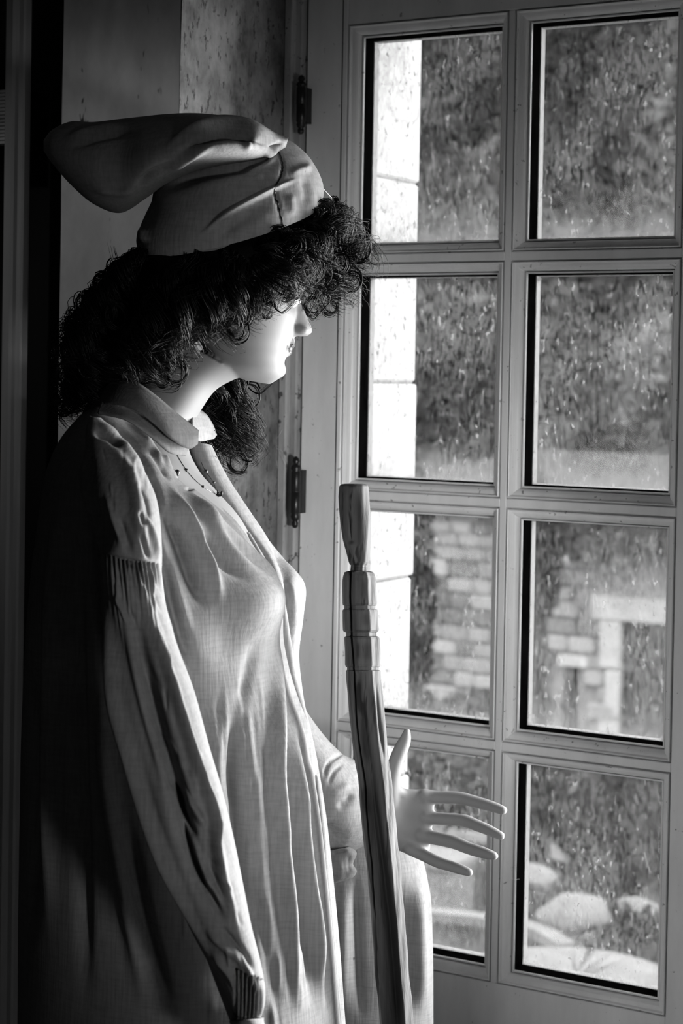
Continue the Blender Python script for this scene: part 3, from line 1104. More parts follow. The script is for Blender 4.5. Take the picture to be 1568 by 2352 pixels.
# hand: palm to the camera, thumb up, four fingers (px, py, Z, radius px)
FING = [[(975, 1829, 2.738, 17.5), (1000, 1831, 2.734, 15.5), (1055, 1833, 2.716, 15), (1085, 1840, 2.702, 14), (1125, 1851, 2.682, 13), (1154, 1861, 2.667, 11)],
        [(975, 1876, 2.736, 17), (1000, 1880, 2.731, 15), (1062, 1884, 2.710, 14.5), (1090, 1894, 2.694, 14), (1125, 1908, 2.674, 12.5), (1150, 1920, 2.659, 10)],
        [(965, 1916, 2.735, 17), (990, 1923, 2.730, 16), (1043, 1935, 2.708, 15.5), (1075, 1948, 2.690, 14.5), (1108, 1958, 2.671, 13.5), (1134, 1966, 2.656, 10.5)],
        [(940, 1948, 2.735, 16), (968, 1962, 2.729, 14.5), (1005, 1980, 2.712, 14), (1030, 1988, 2.700, 13), (1055, 1996, 2.687, 12.5), (1077, 2004, 2.676, 10)]]
THUMB = [(893, 1850, 2.735, 24), (897, 1800, 2.728, 21), (907, 1755, 2.722, 17.5), (921, 1720, 2.720, 17), (931, 1697, 2.718, 13.5), (934, 1681, 2.717, 9)]
PALM = [(858, 1840, 868, 1925, 2.742, .020, 0), (885, 1819, 890, 1942, 2.742, .021, 0), (915, 1811, 917, 1955, 2.742, .019, 0), (950, 1812, 946, 1966, 2.742, .016, 0), (984, 1814, 972, 1968, 2.742, .013, 0), (1000, 1822, 986, 1955, 2.741, .009, 0)]
pv, pf, _ = loft(PALM, 40, 24, [(((938, 1880)), (30, 42), -0.006, 'blob')])
pv, pf = capped(pv, pf, 40, 24)
W0 = P(865, 1882, 2.742)
hand_pieces = [(pv, pf)]
n0 = len(BODY)
for fg in FING + [THUMB]:
    pxtube([q[:3] for q in fg], [q[3] for q in fg], 14)
pxtube([(898, 1812, 2.732), (915, 1822, 2.738), (940, 1832, 2.74)], [22, 17, 10])
hand_pieces += BODY[n0:]
BODY.append((pv, pf))
# the right hand below the cuff, the same hand turned to hang beside the thigh
W1 = P(585, 2400, 2.13)
R3 = np.stack([RT, UP, FW])
TURN = np.array([[0.25, 0.0, 0.35], [-0.95, 0.1, 0.0], [0.0, 0.0, 0.0]])
e1 = np.array([0.26, -0.96, 0.10])
e1 /= np.linalg.norm(e1)
e3 = np.array([0.0, 0.10, 1.0])
e3 -= e1 * (e3 @ e1)
e3 /= np.linalg.norm(e3)
e2 = np.cross(e3, e1)
B3 = np.stack([e1, e2, e3]) @ R3
for v, f in hand_pieces:
    BODY.append((W1 + ((np.asarray(v) - W0) @ R3.T) @ B3, f))

mb = MB()
for v, f in BODY:
    mb.add(v, f)
body = mb.build('body', None, MAN)
md = body.modifiers.new('fuse', 'REMESH')
md.mode = 'VOXEL'
md.voxel_size = 0.0024
ms = body.modifiers.new('smooth', 'SMOOTH')
ms.factor = 0.5
ms.iterations = 5
dg = bpy.context.evaluated_depsgraph_get()
nm = bpy.data.meshes.new_from_object(body.evaluated_get(dg))
body.modifiers.clear()
body.data = nm
nm.name = 'body'
nm.materials.clear()
nm.materials.append(M_SKIN)
nm.materials.append(M_LIPS)
nm.polygons.foreach_set('use_smooth', np.ones(len(nm.polygons), dtype=bool))
bvl = np.zeros(len(nm.vertices) * 3)
nm.vertices.foreach_get('co', bvl)
BV = bvl.reshape(-1, 3) + parent_world(body)
# painted lips: faces near the mouth
fc = np.zeros(len(nm.polygons) * 3)
nm.polygons.foreach_get('center', fc)
fc = fc.reshape(-1, 3) + parent_world(body)
mc = headpt(np.array([[0.095, 0, 0.0455]]))[0]
hup = headpt(np.array([[0, 0, 1.0]]))[0] - headpt(np.array([[0, 0, 0.0]]))[0]
hlf = headpt(np.array([[0, 1.0, 0]]))[0] - headpt(np.array([[0, 0, 0.0]]))[0]
dv = fc - mc
lz, ly = dv @ hup / (hup @ hup), dv @ hlf / (hlf @ hlf)
lip = (np.abs(ly) < 0.0235) & (np.abs(lz) < 0.0085 * np.sqrt(np.clip(1 - (ly / 0.024) ** 2, 0, 1))) & (np.linalg.norm(dv, axis=1) < 0.04)
nm.polygons.foreach_set('material_index', lip.astype(np.int32))
BPX, BPY = pix(BV)
BZ = (BV - CAM) @ FW


def drape(px, py, V=None, r=6.0, lift=0.0008):
    """point on the camera side of a surface, lifted a little"""
    if V is None:
        X, Y, Z, A = BPX, BPY, BZ, BV
    else:
        A = V
        X, Y = pix(A)
        Z = (A - CAM) @ FW
    d = np.hypot(X - px, Y - py)
    k = np.where(d < max(r, d.min() + 1.0))[0]
    k = k[Z[k] < Z[k].min() + 0.025]
    w = np.exp(-(d[k] / (r * 0.4)) ** 2) + 1e-6
    q = (A[k] * w[:, None]).sum(0) / w.sum()
    return q + (CAM - q) / np.linalg.norm(CAM - q) * lift


for sy in (-1, 1):
    c = headpt(np.array([[0.0775, sy * 0.031, 0.106]]))[0]
    v, f = ellipsoid(c, (0.0105,) * 3, 16, 10)
    ey = mesh('eye', v, f, M_EYE, True, MAN)
    v, f = ellipsoid(headpt(np.array([[0.0862, sy * 0.032, 0.106]]))[0], (0.0032, 0.0045, 0.0052), 12, 8)
    mesh('iris', v, f, M_JET, True, ey)
    ls = [headpt(np.array([[0.0868 - 0.006 * abs(t) ** 2, sy * (0.031 + 0.012 * t), 0.1105 - 0.004 * t * t]]))[0] for t in np.linspace(-1, 1, 9)]
    v, f = tube(ls, 0.0011, 5)
    mesh('eyelash', v, f, M_HAIR, True, ey)

# --- smock
chest = [
    ([(375, 1100), (420, 1168), (462, 1245), (492, 1331), (500, 1400)], 9, 0.009),
    ([(377, 1153), (408, 1229), (445, 1325), (474, 1408)], 17, -0.016),
    ([(428, 1127), (484, 1204), (540, 1285), (597, 1347)], 9, 0.008),
    ([(455, 1215), (505, 1285), (561, 1345)], 11, -0.009),
    ([(403, 1102), (479, 1184), (561, 1265), (612, 1347), (630, 1420)], 9, 0.007),
    ([(350, 1180), (395, 1330), (440, 1480)], 14, 0.007),
    ([(372, 1240), (400, 1400), (450, 1560)], 13, -0.011),
    ((585, 1385), (62, 75), 0.030, 'blob'),
    ((525, 1470), (48, 60), -0.008, 'blob'),
    ([(588, 1450), (572, 1540), (545, 1640)], 14, -0.005),
    ([(540, 1600), (533, 1765), (545, 1900), (560, 2100), (575, 2352)], 13, -0.016),
    ([(500, 1620), (500, 1780), (530, 1950)], 20, 0.008),
    ([(585, 1560), (580, 1750), (600, 1950), (625, 2352)], 20, 0.006),
    ([(620, 1400), (634, 1520), (630, 1765), (642, 1950), (670, 2174), (695, 2352)], 13, 0.014),
    ([(655, 1586), (660, 1765), (675, 1880), (695, 2059), (712, 2238), (722, 2352)], 10, -0.014),
    ([(672, 1640), (689, 1855), (711, 2046), (733, 2238), (744, 2352)], 7, 0.010),
    ([(684, 1640), (705, 1791), (725, 1983), (744, 2174), (757, 2352)], 6, -0.016),
    ([(540, 1985), (600, 2120), (640, 2352)], 14, -0.006),
    # yoke pleats between collar and sleeve
    ([(285, 960), (330, 1010), (366, 1062), (378, 1095)], 6, 0.007),
    ([(262, 975), (310, 1030), (350, 1100), (375, 1200)], 8, -0.010),
    ([(318, 975), (352, 1020), (400, 1085)], 5, 0.006),
    ([(330, 1010), (362, 1060), (392, 1105)], 5, -0.006),
    ([(400, 1085), (440, 1118), (420, 1128)], 4, -0.005),
    # the back, in shadow
    ([(195, 1010), (205, 1150), (225, 1300), (240, 1500), (270, 1750)], 12, -0.012),
    ([(150, 1050), (125, 1300), (115, 1700), (110, 2200)], 16, 0.010),
    ([(185, 1200), (175, 1500), (185, 1900), (200, 2352)], 16, -0.012),
    ([(230, 1500), (250, 1800), (300, 2100), (340, 2352)], 18, 0.012),
    ([(280, 1850), (330, 2100), (400, 2352)], 16, -0.012),
    ([(95, 1300), (75, 1700), (70, 2200)], 14, -0.010),
]
smrows = [(222, 925, 300, 955, 2.47, 0.050, 0), (180, 958, 335, 1000, 2.45, 0.090, 0), (136, 1012, 372, 1045, 2.44, 0.130, 0), (108, 1075, 408, 1078, 2.43, 0.147, 0), (96, 1130, 445, 1118, 2.43, 0.155, 0),
          (86, 1200, 535, 1198, 2.43, 0.160, 0), (74, 1290, 588, 1285, 2.44, 0.165, 0), (64, 1390, 622, 1385, 2.44, 0.170, 0), (56, 1500, 640, 1490, 2.44, 0.175, 0), (52, 1600, 668, 1590, 2.45, 0.180, 0),
          (48, 1700, 705, 1700, 2.45, 0.185, 0), (45, 1850, 732, 1850, 2.45, 0.190, 0), (43, 2000, 750, 2000, 2.45, 0.195, 0), (41, 2180, 768, 2180, 2.45, 0.200, 0), (40, 2352, 783, 2352, 2.45, 0.205, 0), (36, 2600, 810, 2600, 2.45, 0.215, 0), (32, 2850, 835, 2850, 2.45, 0.220, 0)]
wr = np.random.RandomState(5)
for k in range(90):        # small irregular creases
    x, y = wr.uniform(420, 720), wr.uniform(1540, 2300)
    L_ = wr.uniform(90, 300)
    d_ = (x - 480) * 0.0004 * L_ + wr.uniform(-5, 5)
    chest.append(([(x, y), (x + d_ * 0.5 + wr.uniform(-3, 3), y + L_ / 2), (x + d_, y + L_)], wr.uniform(3, 7), wr.uniform(-0.0022, 0.0022)))
chest = [(q[0], q[1], q[2] * (1.0 if len(q) > 3 else 1.35), *q[3:]) for q in chest]
smv, smf, _ = loft(smrows, 420, 520, chest, far_fold=lambda p, t: 0.012 * t * np.sin(p * 9 + 1.5 * np.sin(t * 3)) * (np.sin(p) < 0.0))
smock = mesh('smock', smv, smf, M_LINEN, True, MAN)
smock['label'] = 'loose unbleached linen smock'

# front panel on the far side: far breast above, loose skirt below, seen right of the post
fp = [(425, 1010, 486, 1022, 2.555, .02, 0), (440, 1062, 505, 1062, 2.56, .03, 0), (462, 1105, 528, 1104, 2.565, .04, 0), (490, 1150, 556, 1147, 2.57, .05, 0), (545, 1230, 618, 1237, 2.575, .06, 0), (575, 1300, 670, 1300, 2.58, .075, 0),
      (585, 1345, 701, 1346, 2.58, .085, 0), (590, 1415, 697, 1415, 2.585, .085, 0), (595, 1500, 687, 1500, 2.59, .075, 0), (600, 1580, 694, 1580, 2.61, .06, 0), (610, 1660, 708, 1655, 2.66, .045, 0), (640, 1760, 735, 1745, 2.74, .04, 0),
      (650, 1860, 830, 1850, 2.80, .04, 0), (660, 1950, 950, 1940, 2.83, .045, 0), (665, 2040, 984, 2034, 2.83, .05, 0), (670, 2150, 993, 2150, 2.83, .05, 0), (675, 2352, 995, 2352, 2.83, .05, 0), (680, 2600, 998, 2600, 2.83, .05, 0), (690, 2850, 1000, 2850, 2.83, .05, 0)]
fps = [([(600, 1200), (655, 1300), (668, 1420), (668, 1540)], 9, -0.012), ([(560, 1200), (625, 1300), (650, 1400), (655, 1500)], 8, 0.006), ([(640, 1270), (672, 1360), (676, 1500)], 7, 0.006),
       ([(655, 1380), (668, 1460), (676, 1560), (700, 1660)], 6, -0.008), ([(815, 2000), (822, 2180), (830, 2352)], 8, -0.010), ([(790, 2000), (790, 2352)], 18, 0.010), ([(905, 2000), (930, 2352)], 20, -0.010), ([(960, 1990), (968, 2352)], 16, 0.012),
       ([(770, 2050), (776, 2352)], 7, -0.006)]
fv, ff, _ = loft(fp, 200, 420, fps, far_fold=lambda p, t: 0.006 * t * np.sin(p * 7) * (np.sin(p) < 0))
fpan = mesh('front_panel', fv, ff, M_LINEN, True, smock)

# button strip at the near front edge, hanging forward as a separate flap
strip = [(560, 1225, 573, 1222, 2.47, .004, 0), (600, 1290, 612, 1288, 2.46, .006, 0), (630, 1370, 650, 1366, 2.47, .006, 0), (640, 1470, 668, 1468, 2.48, .006, 0), (655, 1560, 682, 1556, 2.48, .007, 0), (668, 1640, 704, 1636, 2.47, .008, 0), (695, 1760, 730, 1756, 2.46, .009, 0),
         (712, 1880, 746, 1880, 2.455, .010, 0), (726, 2000, 756, 2000, 2.45, .010, 0), (740, 2170, 770, 2170, 2.445, .010, 0), (754, 2352, 786, 2352, 2.44, .010, 0), (775, 2600, 812, 2600, 2.44, .010, 0), (800, 2850, 840, 2850, 2.44, .010, 0)]
sv_, sf_, _ = loft(strip, 40, 260, [([(672, 1560), (690, 1640), (716, 1760), (731, 1880), (742, 2000), (758, 2180)], 3, -0.003), ([(640, 1480), (664, 1560), (676, 1600)], 3, 0.003), ([(650, 1500), (660, 1580), (690, 1700)], 3, -0.003)])
mesh('button_strip', sv_, sf_, M_LINEN, True, smock)

# near sleeve: shoulder cap, then the full lower sleeve gathered into it
cap_rows = [(205, 955, 232, 960, 2.280, .03, 0), (197, 985, 262, 992, 2.260, .055, 0), (196, 1030, 300, 1036, 2.240, .078, 0), (199, 1090, 332, 1085, 2.220, .088, 0), (203, 1140, 355, 1132, 2.205, .094, 0), (213, 1195, 366, 1180, 2.195, .098, 0), (226, 1255, 371, 1240, 2.190, .10, 0),
            (229, 1272, 372, 1292, 2.192, .098, 0), (236, 1282, 366, 1302, 2.195, .080, 0)]
cap_st = [([(202, 1010), (200, 1090), (208, 1180), (228, 1270)], 5, 0.010),
          ([(222, 1130), (235, 1200), (262, 1270)], 20, -0.006), ([(250, 1020), (290, 1075), (312, 1140), (318, 1200), (336, 1290)], 13, 0.008),
          ([(205, 990), (250, 1000), (285, 1030)], 9, -0.009), ([(222, 962), (262, 995), (300, 1045), (340, 1100)], 7, 0.006),
          ([(313, 1110), (335, 1150), (345, 1200)], 5, -0.006), ([(318, 1175), (328, 1215)], 5, -0.006), ([(318, 1220), (345, 1290)], 5, -0.007), ([(332, 1180), (352, 1240), (362, 1300)], 6, 0.006), ([(270, 1180), (290, 1240), (300, 1280)], 9, -0.006), ([(240, 1120), (258, 1190), (286, 1260)], 8, 0.004)]
for k in range(26):
    x, y = wr.uniform(215, 350), wr.uniform(1010, 1230)
    cap_st.append(([(x, y), (x + wr.uniform(-3, 14), y + wr.uniform(30, 80))], wr.uniform(3, 5), wr.uniform(-0.0014, 0.0014)))
cv, cf, _ = loft(cap_rows, 280, 200, cap_st, pw=2.8)
slv = mesh('sleeve', cv, cf, M_LINEN, True, smock)
low_rows = [(229, 1270, 371, 1296, 2.190, .092, 0), (226, 1300, 376, 1340, 2.185, .098, 0), (232, 1370, 384, 1400, 2.175, .10, 0), (240, 1470, 408, 1484, 2.160, .098, 0), (256, 1580, 446, 1587, 2.145, .096, 0), (284, 1700, 481, 1714, 2.135, .095, 0), (320, 1820, 512, 1820, 2.125, .093, 0),
            (352, 1925, 537, 1925, 2.120, .09, 0), (390, 2030, 558, 2030, 2.115, .086, 0), (432, 2125, 577, 2125, 2.110, .08, 0), (475, 2205, 596, 2200, 2.105, .072, 0), (512, 2268, 608, 2262, 2.100, .060, 0), (530, 2310, 608, 2304, 2.100, .046, 0), (540, 2345, 600, 2338, 2.100, .036, 0)]
low_st = [([(231, 1306), (250, 1459), (274, 1612), (312, 1747), (350, 1874), (390, 1983), (452, 2129), (512, 2262)], 7, 0.016),
          ([(262, 1340), (275, 1480), (305, 1620), (350, 1770), (390, 1880)], 15, -0.006),
          ([(300, 1350), (326, 1510), (362, 1663), (392, 1765), (420, 1900), (462, 2046), (520, 2140)], 18, -0.024),
          ([(326, 1367), (367, 1485), (405, 1612), (444, 1740), (488, 1867), (500, 1970), (555, 2165)], 9, 0.014),
          ([(395, 1500), (440, 1640), (480, 1780), (515, 1910), (550, 2060)], 12, -0.005),
          ([(392, 1850), (440, 1932), (472, 2015), (515, 2085)], 8, 0.010), ([(421, 1815), (452, 1868), (474, 1905)], 9, 0.010), ([(405, 1850), (452, 1925)], 7, -0.010), ([(436, 1960), (470, 2040), (520, 2120)], 9, -0.010),
          ([(380, 1780), (430, 1870)], 8, -0.008), ([(475, 1950), (490, 2010), (530, 2090)], 8, -0.006),
          ([(470, 2130), (510, 2170), (560, 2215)], 9, 0.006), ([(500, 2120), (560, 2190), (590, 2240)], 7, -0.005), ([(480, 2180), (530, 2240), (545, 2290)], 6, 0.006), ([(545, 2200), (570, 2230), (592, 2290)], 6, 0.006)]
for k in range(15):      # gathers under the shoulder seam
    x = 232 + 9.6 * k
    y = 1272 + (x - 229) * 0.2
    low_st.append(([(x, y - 8), (x + 1 + k * 0.3, y + 22), (x + 4 + k * 1.6, y + 70 + 34 * (k % 3))], 2.8 + 0.5 * (k % 3), -0.0055 - 0.0015 * (k % 2), 't'))
    low_st.append(([(x + 4.8, y - 6), (x + 6 + k * 0.4, y + 24), (x + 10 + k * 1.6, y + 100 + 40 * (k % 4))], 3.6, 0.0035, 't'))
for k in range(7):       # gathers into the cuff
    x = 540 + 10 * k
    low_st.append(([(x + 2, 2228 + 4 * k), (x + 1, 2280), (x - 2, 2340)], 3.0, -0.009, 'n'))
for k in range(60):
    t = wr.uniform(0, 1)
    y = 1330 + t * 900
    x = 245 + t * 235 + wr.uniform(10, 120)
    low_st.append(([(x, y), (x + wr.uniform(5, 45), y + wr.uniform(40, 110))], wr.uniform(3, 7), wr.uniform(-0.003, 0.003)))
lv, lf, _ = loft(low_rows, 460, 560, low_st, pw=3.0)
mesh('lower_sleeve', lv, lf, M_LINEN, True, slv)
crow = [(526, 2345, 606, 2338, 2.100, .044, 0), (528, 2352, 606, 2346, 2.100, .047, 0), (532, 2380, 612, 2372, 2.100, .046, 0), (540, 2420, 622, 2412, 2.100, .045, 0)]
v, f, _ = loft(crow, 60, 24)
cu = mesh('cuff', v, f, M_LINEN, True, slv)
cu.modifiers.new('thick', 'SOLIDIFY').thickness = 0.003
gs = [drape(x, 1270 + (x - 229) * 0.2 + 2, cv, 5, 0.0012) for x in np.linspace(231, 366, 40)]
v, f = tube(gs, 0.0011, 5)
mesh('gather_seam', v, f, M_LINEN, True, slv)

# far sleeve: loose and bright, open below the wrist
fs = [(600, 1480, 590, 1760, 2.74, .06, 0), (655, 1560, 640, 1880, 2.73, .07, 0), (715, 1650, 700, 1950, 2.72, .072, 0), (752, 1698, 755, 1968, 2.715, .07, 0), (788, 1732, 800, 1958, 2.715, .066, 0), (822, 1750, 832, 1945, 2.72, .058, 0), (850, 1778, 850, 1935, 2.73, .048, 0), (868, 1815, 862, 1925, 2.735, .034, 0)]
fss = [([(742, 1790), (756, 1752), (795, 1726)], 4, -0.005), ([(752, 1806), (768, 1772), (792, 1752)], 4, -0.004), ([(770, 1856), (796, 1842), (810, 1820)], 9, -0.005), ([(750, 1830), (785, 1812), (808, 1792)], 10, 0.004), ([(735, 1890), (760, 1925), (790, 1950)], 26, -0.012)]
v, f, _ = loft(fs, 160, 160, fss)
fsl = mesh('sleeve', v, f, M_LINEN, True, smock)
ck = [(738, 1958, 806, 1944, 2.705, .030, 0), (742, 1976, 819, 1960, 2.70, .026, 0), (746, 1994, 811, 1984, 2.70, .023, 0), (750, 2010, 819, 2000, 2.70, .022, 0), (756, 2024, 812, 2014, 2.70, .018, 0), (762, 2031, 798, 2020, 2.70, .010, 0)]
v, f, _ = loft(ck, 90, 60, [([(775, 1965), (782, 1995), (780, 2026)], 7, 0.003), ([(800, 1960), (803, 2010)], 5, -0.002), ([(757, 1962), (800, 1952)], 5, -0.004)], pw=3.0)
v, f = capped(v, f, 90, 60)
mesh('cuff', v, f, M_COLLAR, True, fsl)


def sheet(name, top, low, n, m_, matl, parent, thick=0.003, bulge=0.0, n_in=10):
    """ribbon of cloth between two edge curves (px, py, Z), arched towards the camera"""
    a, b = catmull(top, n), catmull(low, n)
    V = []
    for i in range(n):
        t = np.linspace(0, 1, n_in)[:, None]
        q = a[i] * (1 - t) + b[i] * t
        q[:, 2] -= bulge * np.sin(np.pi * t[:, 0])
        V.append(P(q[:, 0], q[:, 1], q[:, 2]))
    o = mesh(name, np.array(V).reshape(-1, 3), grid_faces(n, n_in, False), matl, True, parent)
    md = o.modifiers.new('thick', 'SOLIDIFY')
    md.thickness = thick
    md.offset = 0
    return o


ctop = [(205, 922, 2.50), (232, 886, 2.46), (268, 868, 2.425), (310, 878, 2.40), (355, 908, 2.385), (400, 946, 2.385), (440, 978, 2.40), (455, 990, 2.41)]
clow = [(190, 950, 2.47), (228, 934, 2.415), (270, 930, 2.375), (315, 945, 2.35), (355, 975, 2.345), (392, 1008, 2.35), (430, 1030, 2.375), (452, 1019, 2.40)]
sheet('collar', ctop, clow, 60, 12, M_COLLAR, smock, 0.003, 0.010)
sheet('collar_stand', [(240, 905, 2.43), (300, 915, 2.405), (360, 955, 2.39), (410, 990, 2.39), (440, 1015, 2.40)], [(225, 950, 2.39), (290, 965, 2.35), (345, 1002, 2.345), (390, 1040, 2.36), (425, 1046, 2.395)], 50, 10, M_LINEN, smock, 0.003, 0.004)
sheet('collar', [(440, 930, 2.50), (458, 942, 2.52), (474, 955, 2.535), (488, 978, 2.55), (496, 1000, 2.555)], [(440, 1000, 2.46), (450, 1010, 2.47), (462, 1014, 2.49), (478, 1010, 2.52), (490, 1006, 2.54)], 40, 8, M_LINEN, smock, 0.003, 0.006)

# --- cap
band = [(320, 580, 738, 470, 2.50, .112, 36), (313, 552, 743, 446, 2.50, .114, 30), (326, 510, 740, 418, 2.50, .113, 22), (343, 470, 724, 382, 2.50, .108, 14), (353, 440, 698, 348, 2.50, .098, 6), (372, 405, 658, 320, 2.50, .08, 0), (430, 375, 622, 326, 2.50, .055, 0), (480, 352, 585, 336, 2.50, .02, 0)]
band_st = [([(455, 545), (505, 505), (560, 470), (640, 428), (690, 408)], 5, 0.011), ([(480, 560), (560, 500), (630, 462)], 14, -0.004), ([(640, 345), (649, 378), (645, 405), (630, 436), (640, 475), (651, 523)], 3.0, -0.004),
           ([(355, 440), (350, 480), (335, 520)], 9, -0.006), ([(325, 520), (330, 560)], 10, 0.006), ([(690, 400), (705, 440), (700, 480)], 10, -0.005), ([(660, 400), (720, 380)], 9, 0.004), ([(350, 440), (450, 395), (550, 375), (645, 358)], 18, -0.018), ([(665, 440), (672, 500)], 10, 0.004),
           ([(540, 430), (610, 400)], 10, 0.003), ([(640, 350), (610, 375), (560, 390)], 7, 0.005)]
bv_, bf_, _ = loft(band, 220, 160, band_st)
capo = mesh('cap', bv_, bf_, M_CAPC, True, MAN)
capo['label'] = 'pale cloth cap with a floppy crown folded back'
tail = [(662, 316, 655, 342, 2.47, .020, 0), (634, 306, 628, 362, 2.47, .055, 0), (592, 286, 578, 374, 2.475, .110, 0), (532, 269, 512, 384, 2.475, .128, 0), (460, 260, 442, 398, 2.475, .132, 0), (390, 261, 380, 424, 2.475, .125, 0), (330, 267, 336, 455, 2.475, .112, 0), (275, 273, 277, 489, 2.48, .085, 0),
        (215, 280, 217, 470, 2.48, .075, 0), (162, 279, 166, 428, 2.48, .06, 0), (120, 298, 122, 378, 2.48, .04, 0), (100, 322, 100, 346, 2.48, .015, 0)]
tail_st = [([(655, 330), (600, 300), (540, 283), (480, 285), (420, 310), (370, 345)], 8, 0.010), ([(640, 345), (590, 322), (540, 305), (490, 310), (440, 335), (400, 370)], 12, -0.014), ([(330, 420), (390, 385), (450, 350), (500, 335)], 9, 0.010), ([(300, 440), (350, 400), (420, 375)], 10, -0.008),
           ([(560, 350), (580, 320), (600, 340)], 9, 0.006), ([(140, 320), (210, 300), (300, 285)], 7, 0.006), ([(150, 345), (230, 315), (330, 300)], 9, -0.006), ([(200, 430), (280, 440), (330, 420)], 10, 0.006), ([(620, 345), (650, 325)], 5, -0.008), ([(605, 360), (640, 340)], 5, 0.006)]
tvv, tff, _ = loft(tail, 200, 200, tail_st)
tvv, tff = capped(tvv, tff, 200, 200)
mesh('cap_crown', tvv, tff, M_CAPC, True, capo)
sp = [drape(x, y, bv_, 5, 0.0006) for x, y in catmull([(640, 347), (649, 378), (645, 405), (630, 436), (640, 475), (651, 523)], 40)]
v, f = tube(sp, 0.0012, 5)
mesh('seam', v, f, M_JET, True, capo)

# --- wig: a dark base and curly locks
wig = [(345, 530, 690, 455, 2.50, .085, 30), (330, 570, 715, 498, 2.50, .098, 32), (285, 620, 738, 560, 2.50, .104, 24), (255, 680, 735, 600, 2.50, .105, 15), (238, 735, 640, 672, 2.50, .103, 12), (212, 795, 545, 730, 2.50, .098, 8), (192, 850, 455, 782, 2.50, .090, 4), (196, 900, 395, 838, 2.50, .08, 0), (225, 925, 330, 880, 2.50, .05, 0)]
v, f, _ = loft(wig, 90, 60, pw=2.7)
v, f = capped(v, f, 90, 60)
wigo = mesh('wig', v, f, M_HAIR, True, MAN)
hr = np.random.RandomState(3)
HVs, HFs = [], []
hcount = 0


def lock(pts, n, spread, curl, turns, rad=0.0006, seed=None, npts=26, hang=0.0):
    """a lock of curly strands along control points (px, py, Z)"""
    global hcount
    base = P(*catmull(pts, npts).T)
    tg = np.gradient(base, axis=0)
    tg /= np.linalg.norm(tg, axis=1, keepdims=True)
    side = np.cross(tg, FW)
    side /= np.linalg.norm(side, axis=1, keepdims=True) + 1e-9
    up2 = np.cross(side, tg)
    t = np.linspace(0, 1, npts)
    p0 = hr.uniform(0, 6.28)
    for i in range(n):
        o0, o1 = hr.normal(size=2) * spread * 0.42, hr.normal(size=2) * spread * 0.5
        off = o0[None] * (1 - t[:, None]) + o1[None] * t[:, None]
        phs = p0 + hr.normal() * 0.26 + turns * 6.283 * t * hr.uniform(0.85, 1.15)
        cr = 1.6 * curl * hr.uniform(0.7, 1.2) * np.clip(t * 2.0, 0, 1)
        L = hr.uniform(0.82, 1.06)
        w = base + side * (off[:, :1] + (cr * np.cos(phs))[:, None]) + up2 * (off[:, 1:] + (cr * np.sin(phs))[:, None])
        w = w[0] + (w - w[0]) * L
        r = rad * hr.uniform(0.7, 1.3) * (1 - 0.75 * t ** 3)
        tt = np.gradient(w, axis=0)
        tt /= np.linalg.norm(tt, axis=1, keepdims=True) + 1e-9
        a = np.cross(tt, FW)
        a /= np.linalg.norm(a, axis=1, keepdims=True) + 1e-9
        b = np.cross(tt, a)
        ring_ = [w + r[:, None] * (math.cos(g) * a + math.sin(g) * b) for g in (0.3, 2.39, 4.49)]
        HVs.append(np.stack(ring_, 1).reshape(-1, 3))
        HFs.append(grid_faces(npts, 3) + hcount)
        hcount += npts * 3


def locks(starts, ends, k, n, spread, curl, turns, jit=14, zj=0.02, sagpx=20):
    a, b = catmull(starts, 40), catmull(ends, 40)
    for i in range(k):
        u = int(39 * (i + hr.uniform(0, 1)) / k)
        s, e = a[u].copy(), b[u].copy()
        s[:2] += hr.normal(size=2) * jit * 0.7
        e[:2] += hr.normal(size=2) * jit
        e[2] += hr.normal() * zj
        m = (s + e) / 2 + np.array([hr.normal() * jit * 0.6, -sagpx + hr.normal() * jit * 0.6, hr.normal() * zj * 0.5])
        lock([s, m, e], n, spread, curl, turns * 1.05 * hr.uniform(0.7, 1.3))


# back outline, side mass, face edge, fringe, far lock
locks([(335, 580, 2.42), (320, 590, 2.50), (330, 585, 2.58)], [(240, 690, 2.42), (215, 760, 2.5), (225, 720, 2.58)], 26, 18, .006, .010, 2.2)
locks([(290, 640, 2.42), (270, 660, 2.5), (280, 650, 2.57)], [(160, 850, 2.43), (145, 800, 2.5), (160, 870, 2.56)], 26, 18, .006, .011, 2.4)
locks([(230, 740, 2.43), (215, 760, 2.5), (225, 750, 2.56)], [(205, 925, 2.43), (150, 950, 2.5), (170, 935, 2.54)], 24, 18, .006, .011, 2.4)
locks([(400, 600, 2.40), (480, 600, 2.395), (560, 585, 2.395)], [(300, 800, 2.40), (360, 840, 2.395), (420, 800, 2.40)], 22, 26, .008, .010, 2.2)
locks([(300, 760, 2.41), (340, 780, 2.40), (400, 760, 2.40)], [(240, 880, 2.42), (320, 872, 2.41), (392, 878, 2.42)], 14, 20, .006, .011, 2.0)
locks([(480, 620, 2.395), (560, 600, 2.40), (620, 585, 2.40)], [(430, 770, 2.40), (520, 765, 2.405), (600, 708, 2.41)], 28, 20, .007, .010, 1.9)
locks([(600, 580, 2.41), (650, 560, 2.42), (690, 540, 2.44)], [(600, 715, 2.41), (655, 690, 2.43), (700, 660, 2.46)], 24, 18, .006, .009, 1.6)
locks([(660, 530, 2.44), (700, 500, 2.48), (735, 478, 2.53)], [(735, 700, 2.50), (790, 670, 2.53), (800, 690, 2.58)], 30, 18, .007, .011, 1.8, 18)
locks([(690, 510, 2.46), (720, 490, 2.5), (740, 475, 2.56)], [(830, 580, 2.48), (835, 600, 2.54), (825, 640, 2.58)], 24, 16, .007, .010, 1.6, 18)
locks([(715, 490, 2.48), (730, 480, 2.52), (742, 470, 2.56)], [(790, 510, 2.48), (810, 530, 2.54), (800, 550, 2.6)], 10, 16, .006, .008, 1.5, 16)
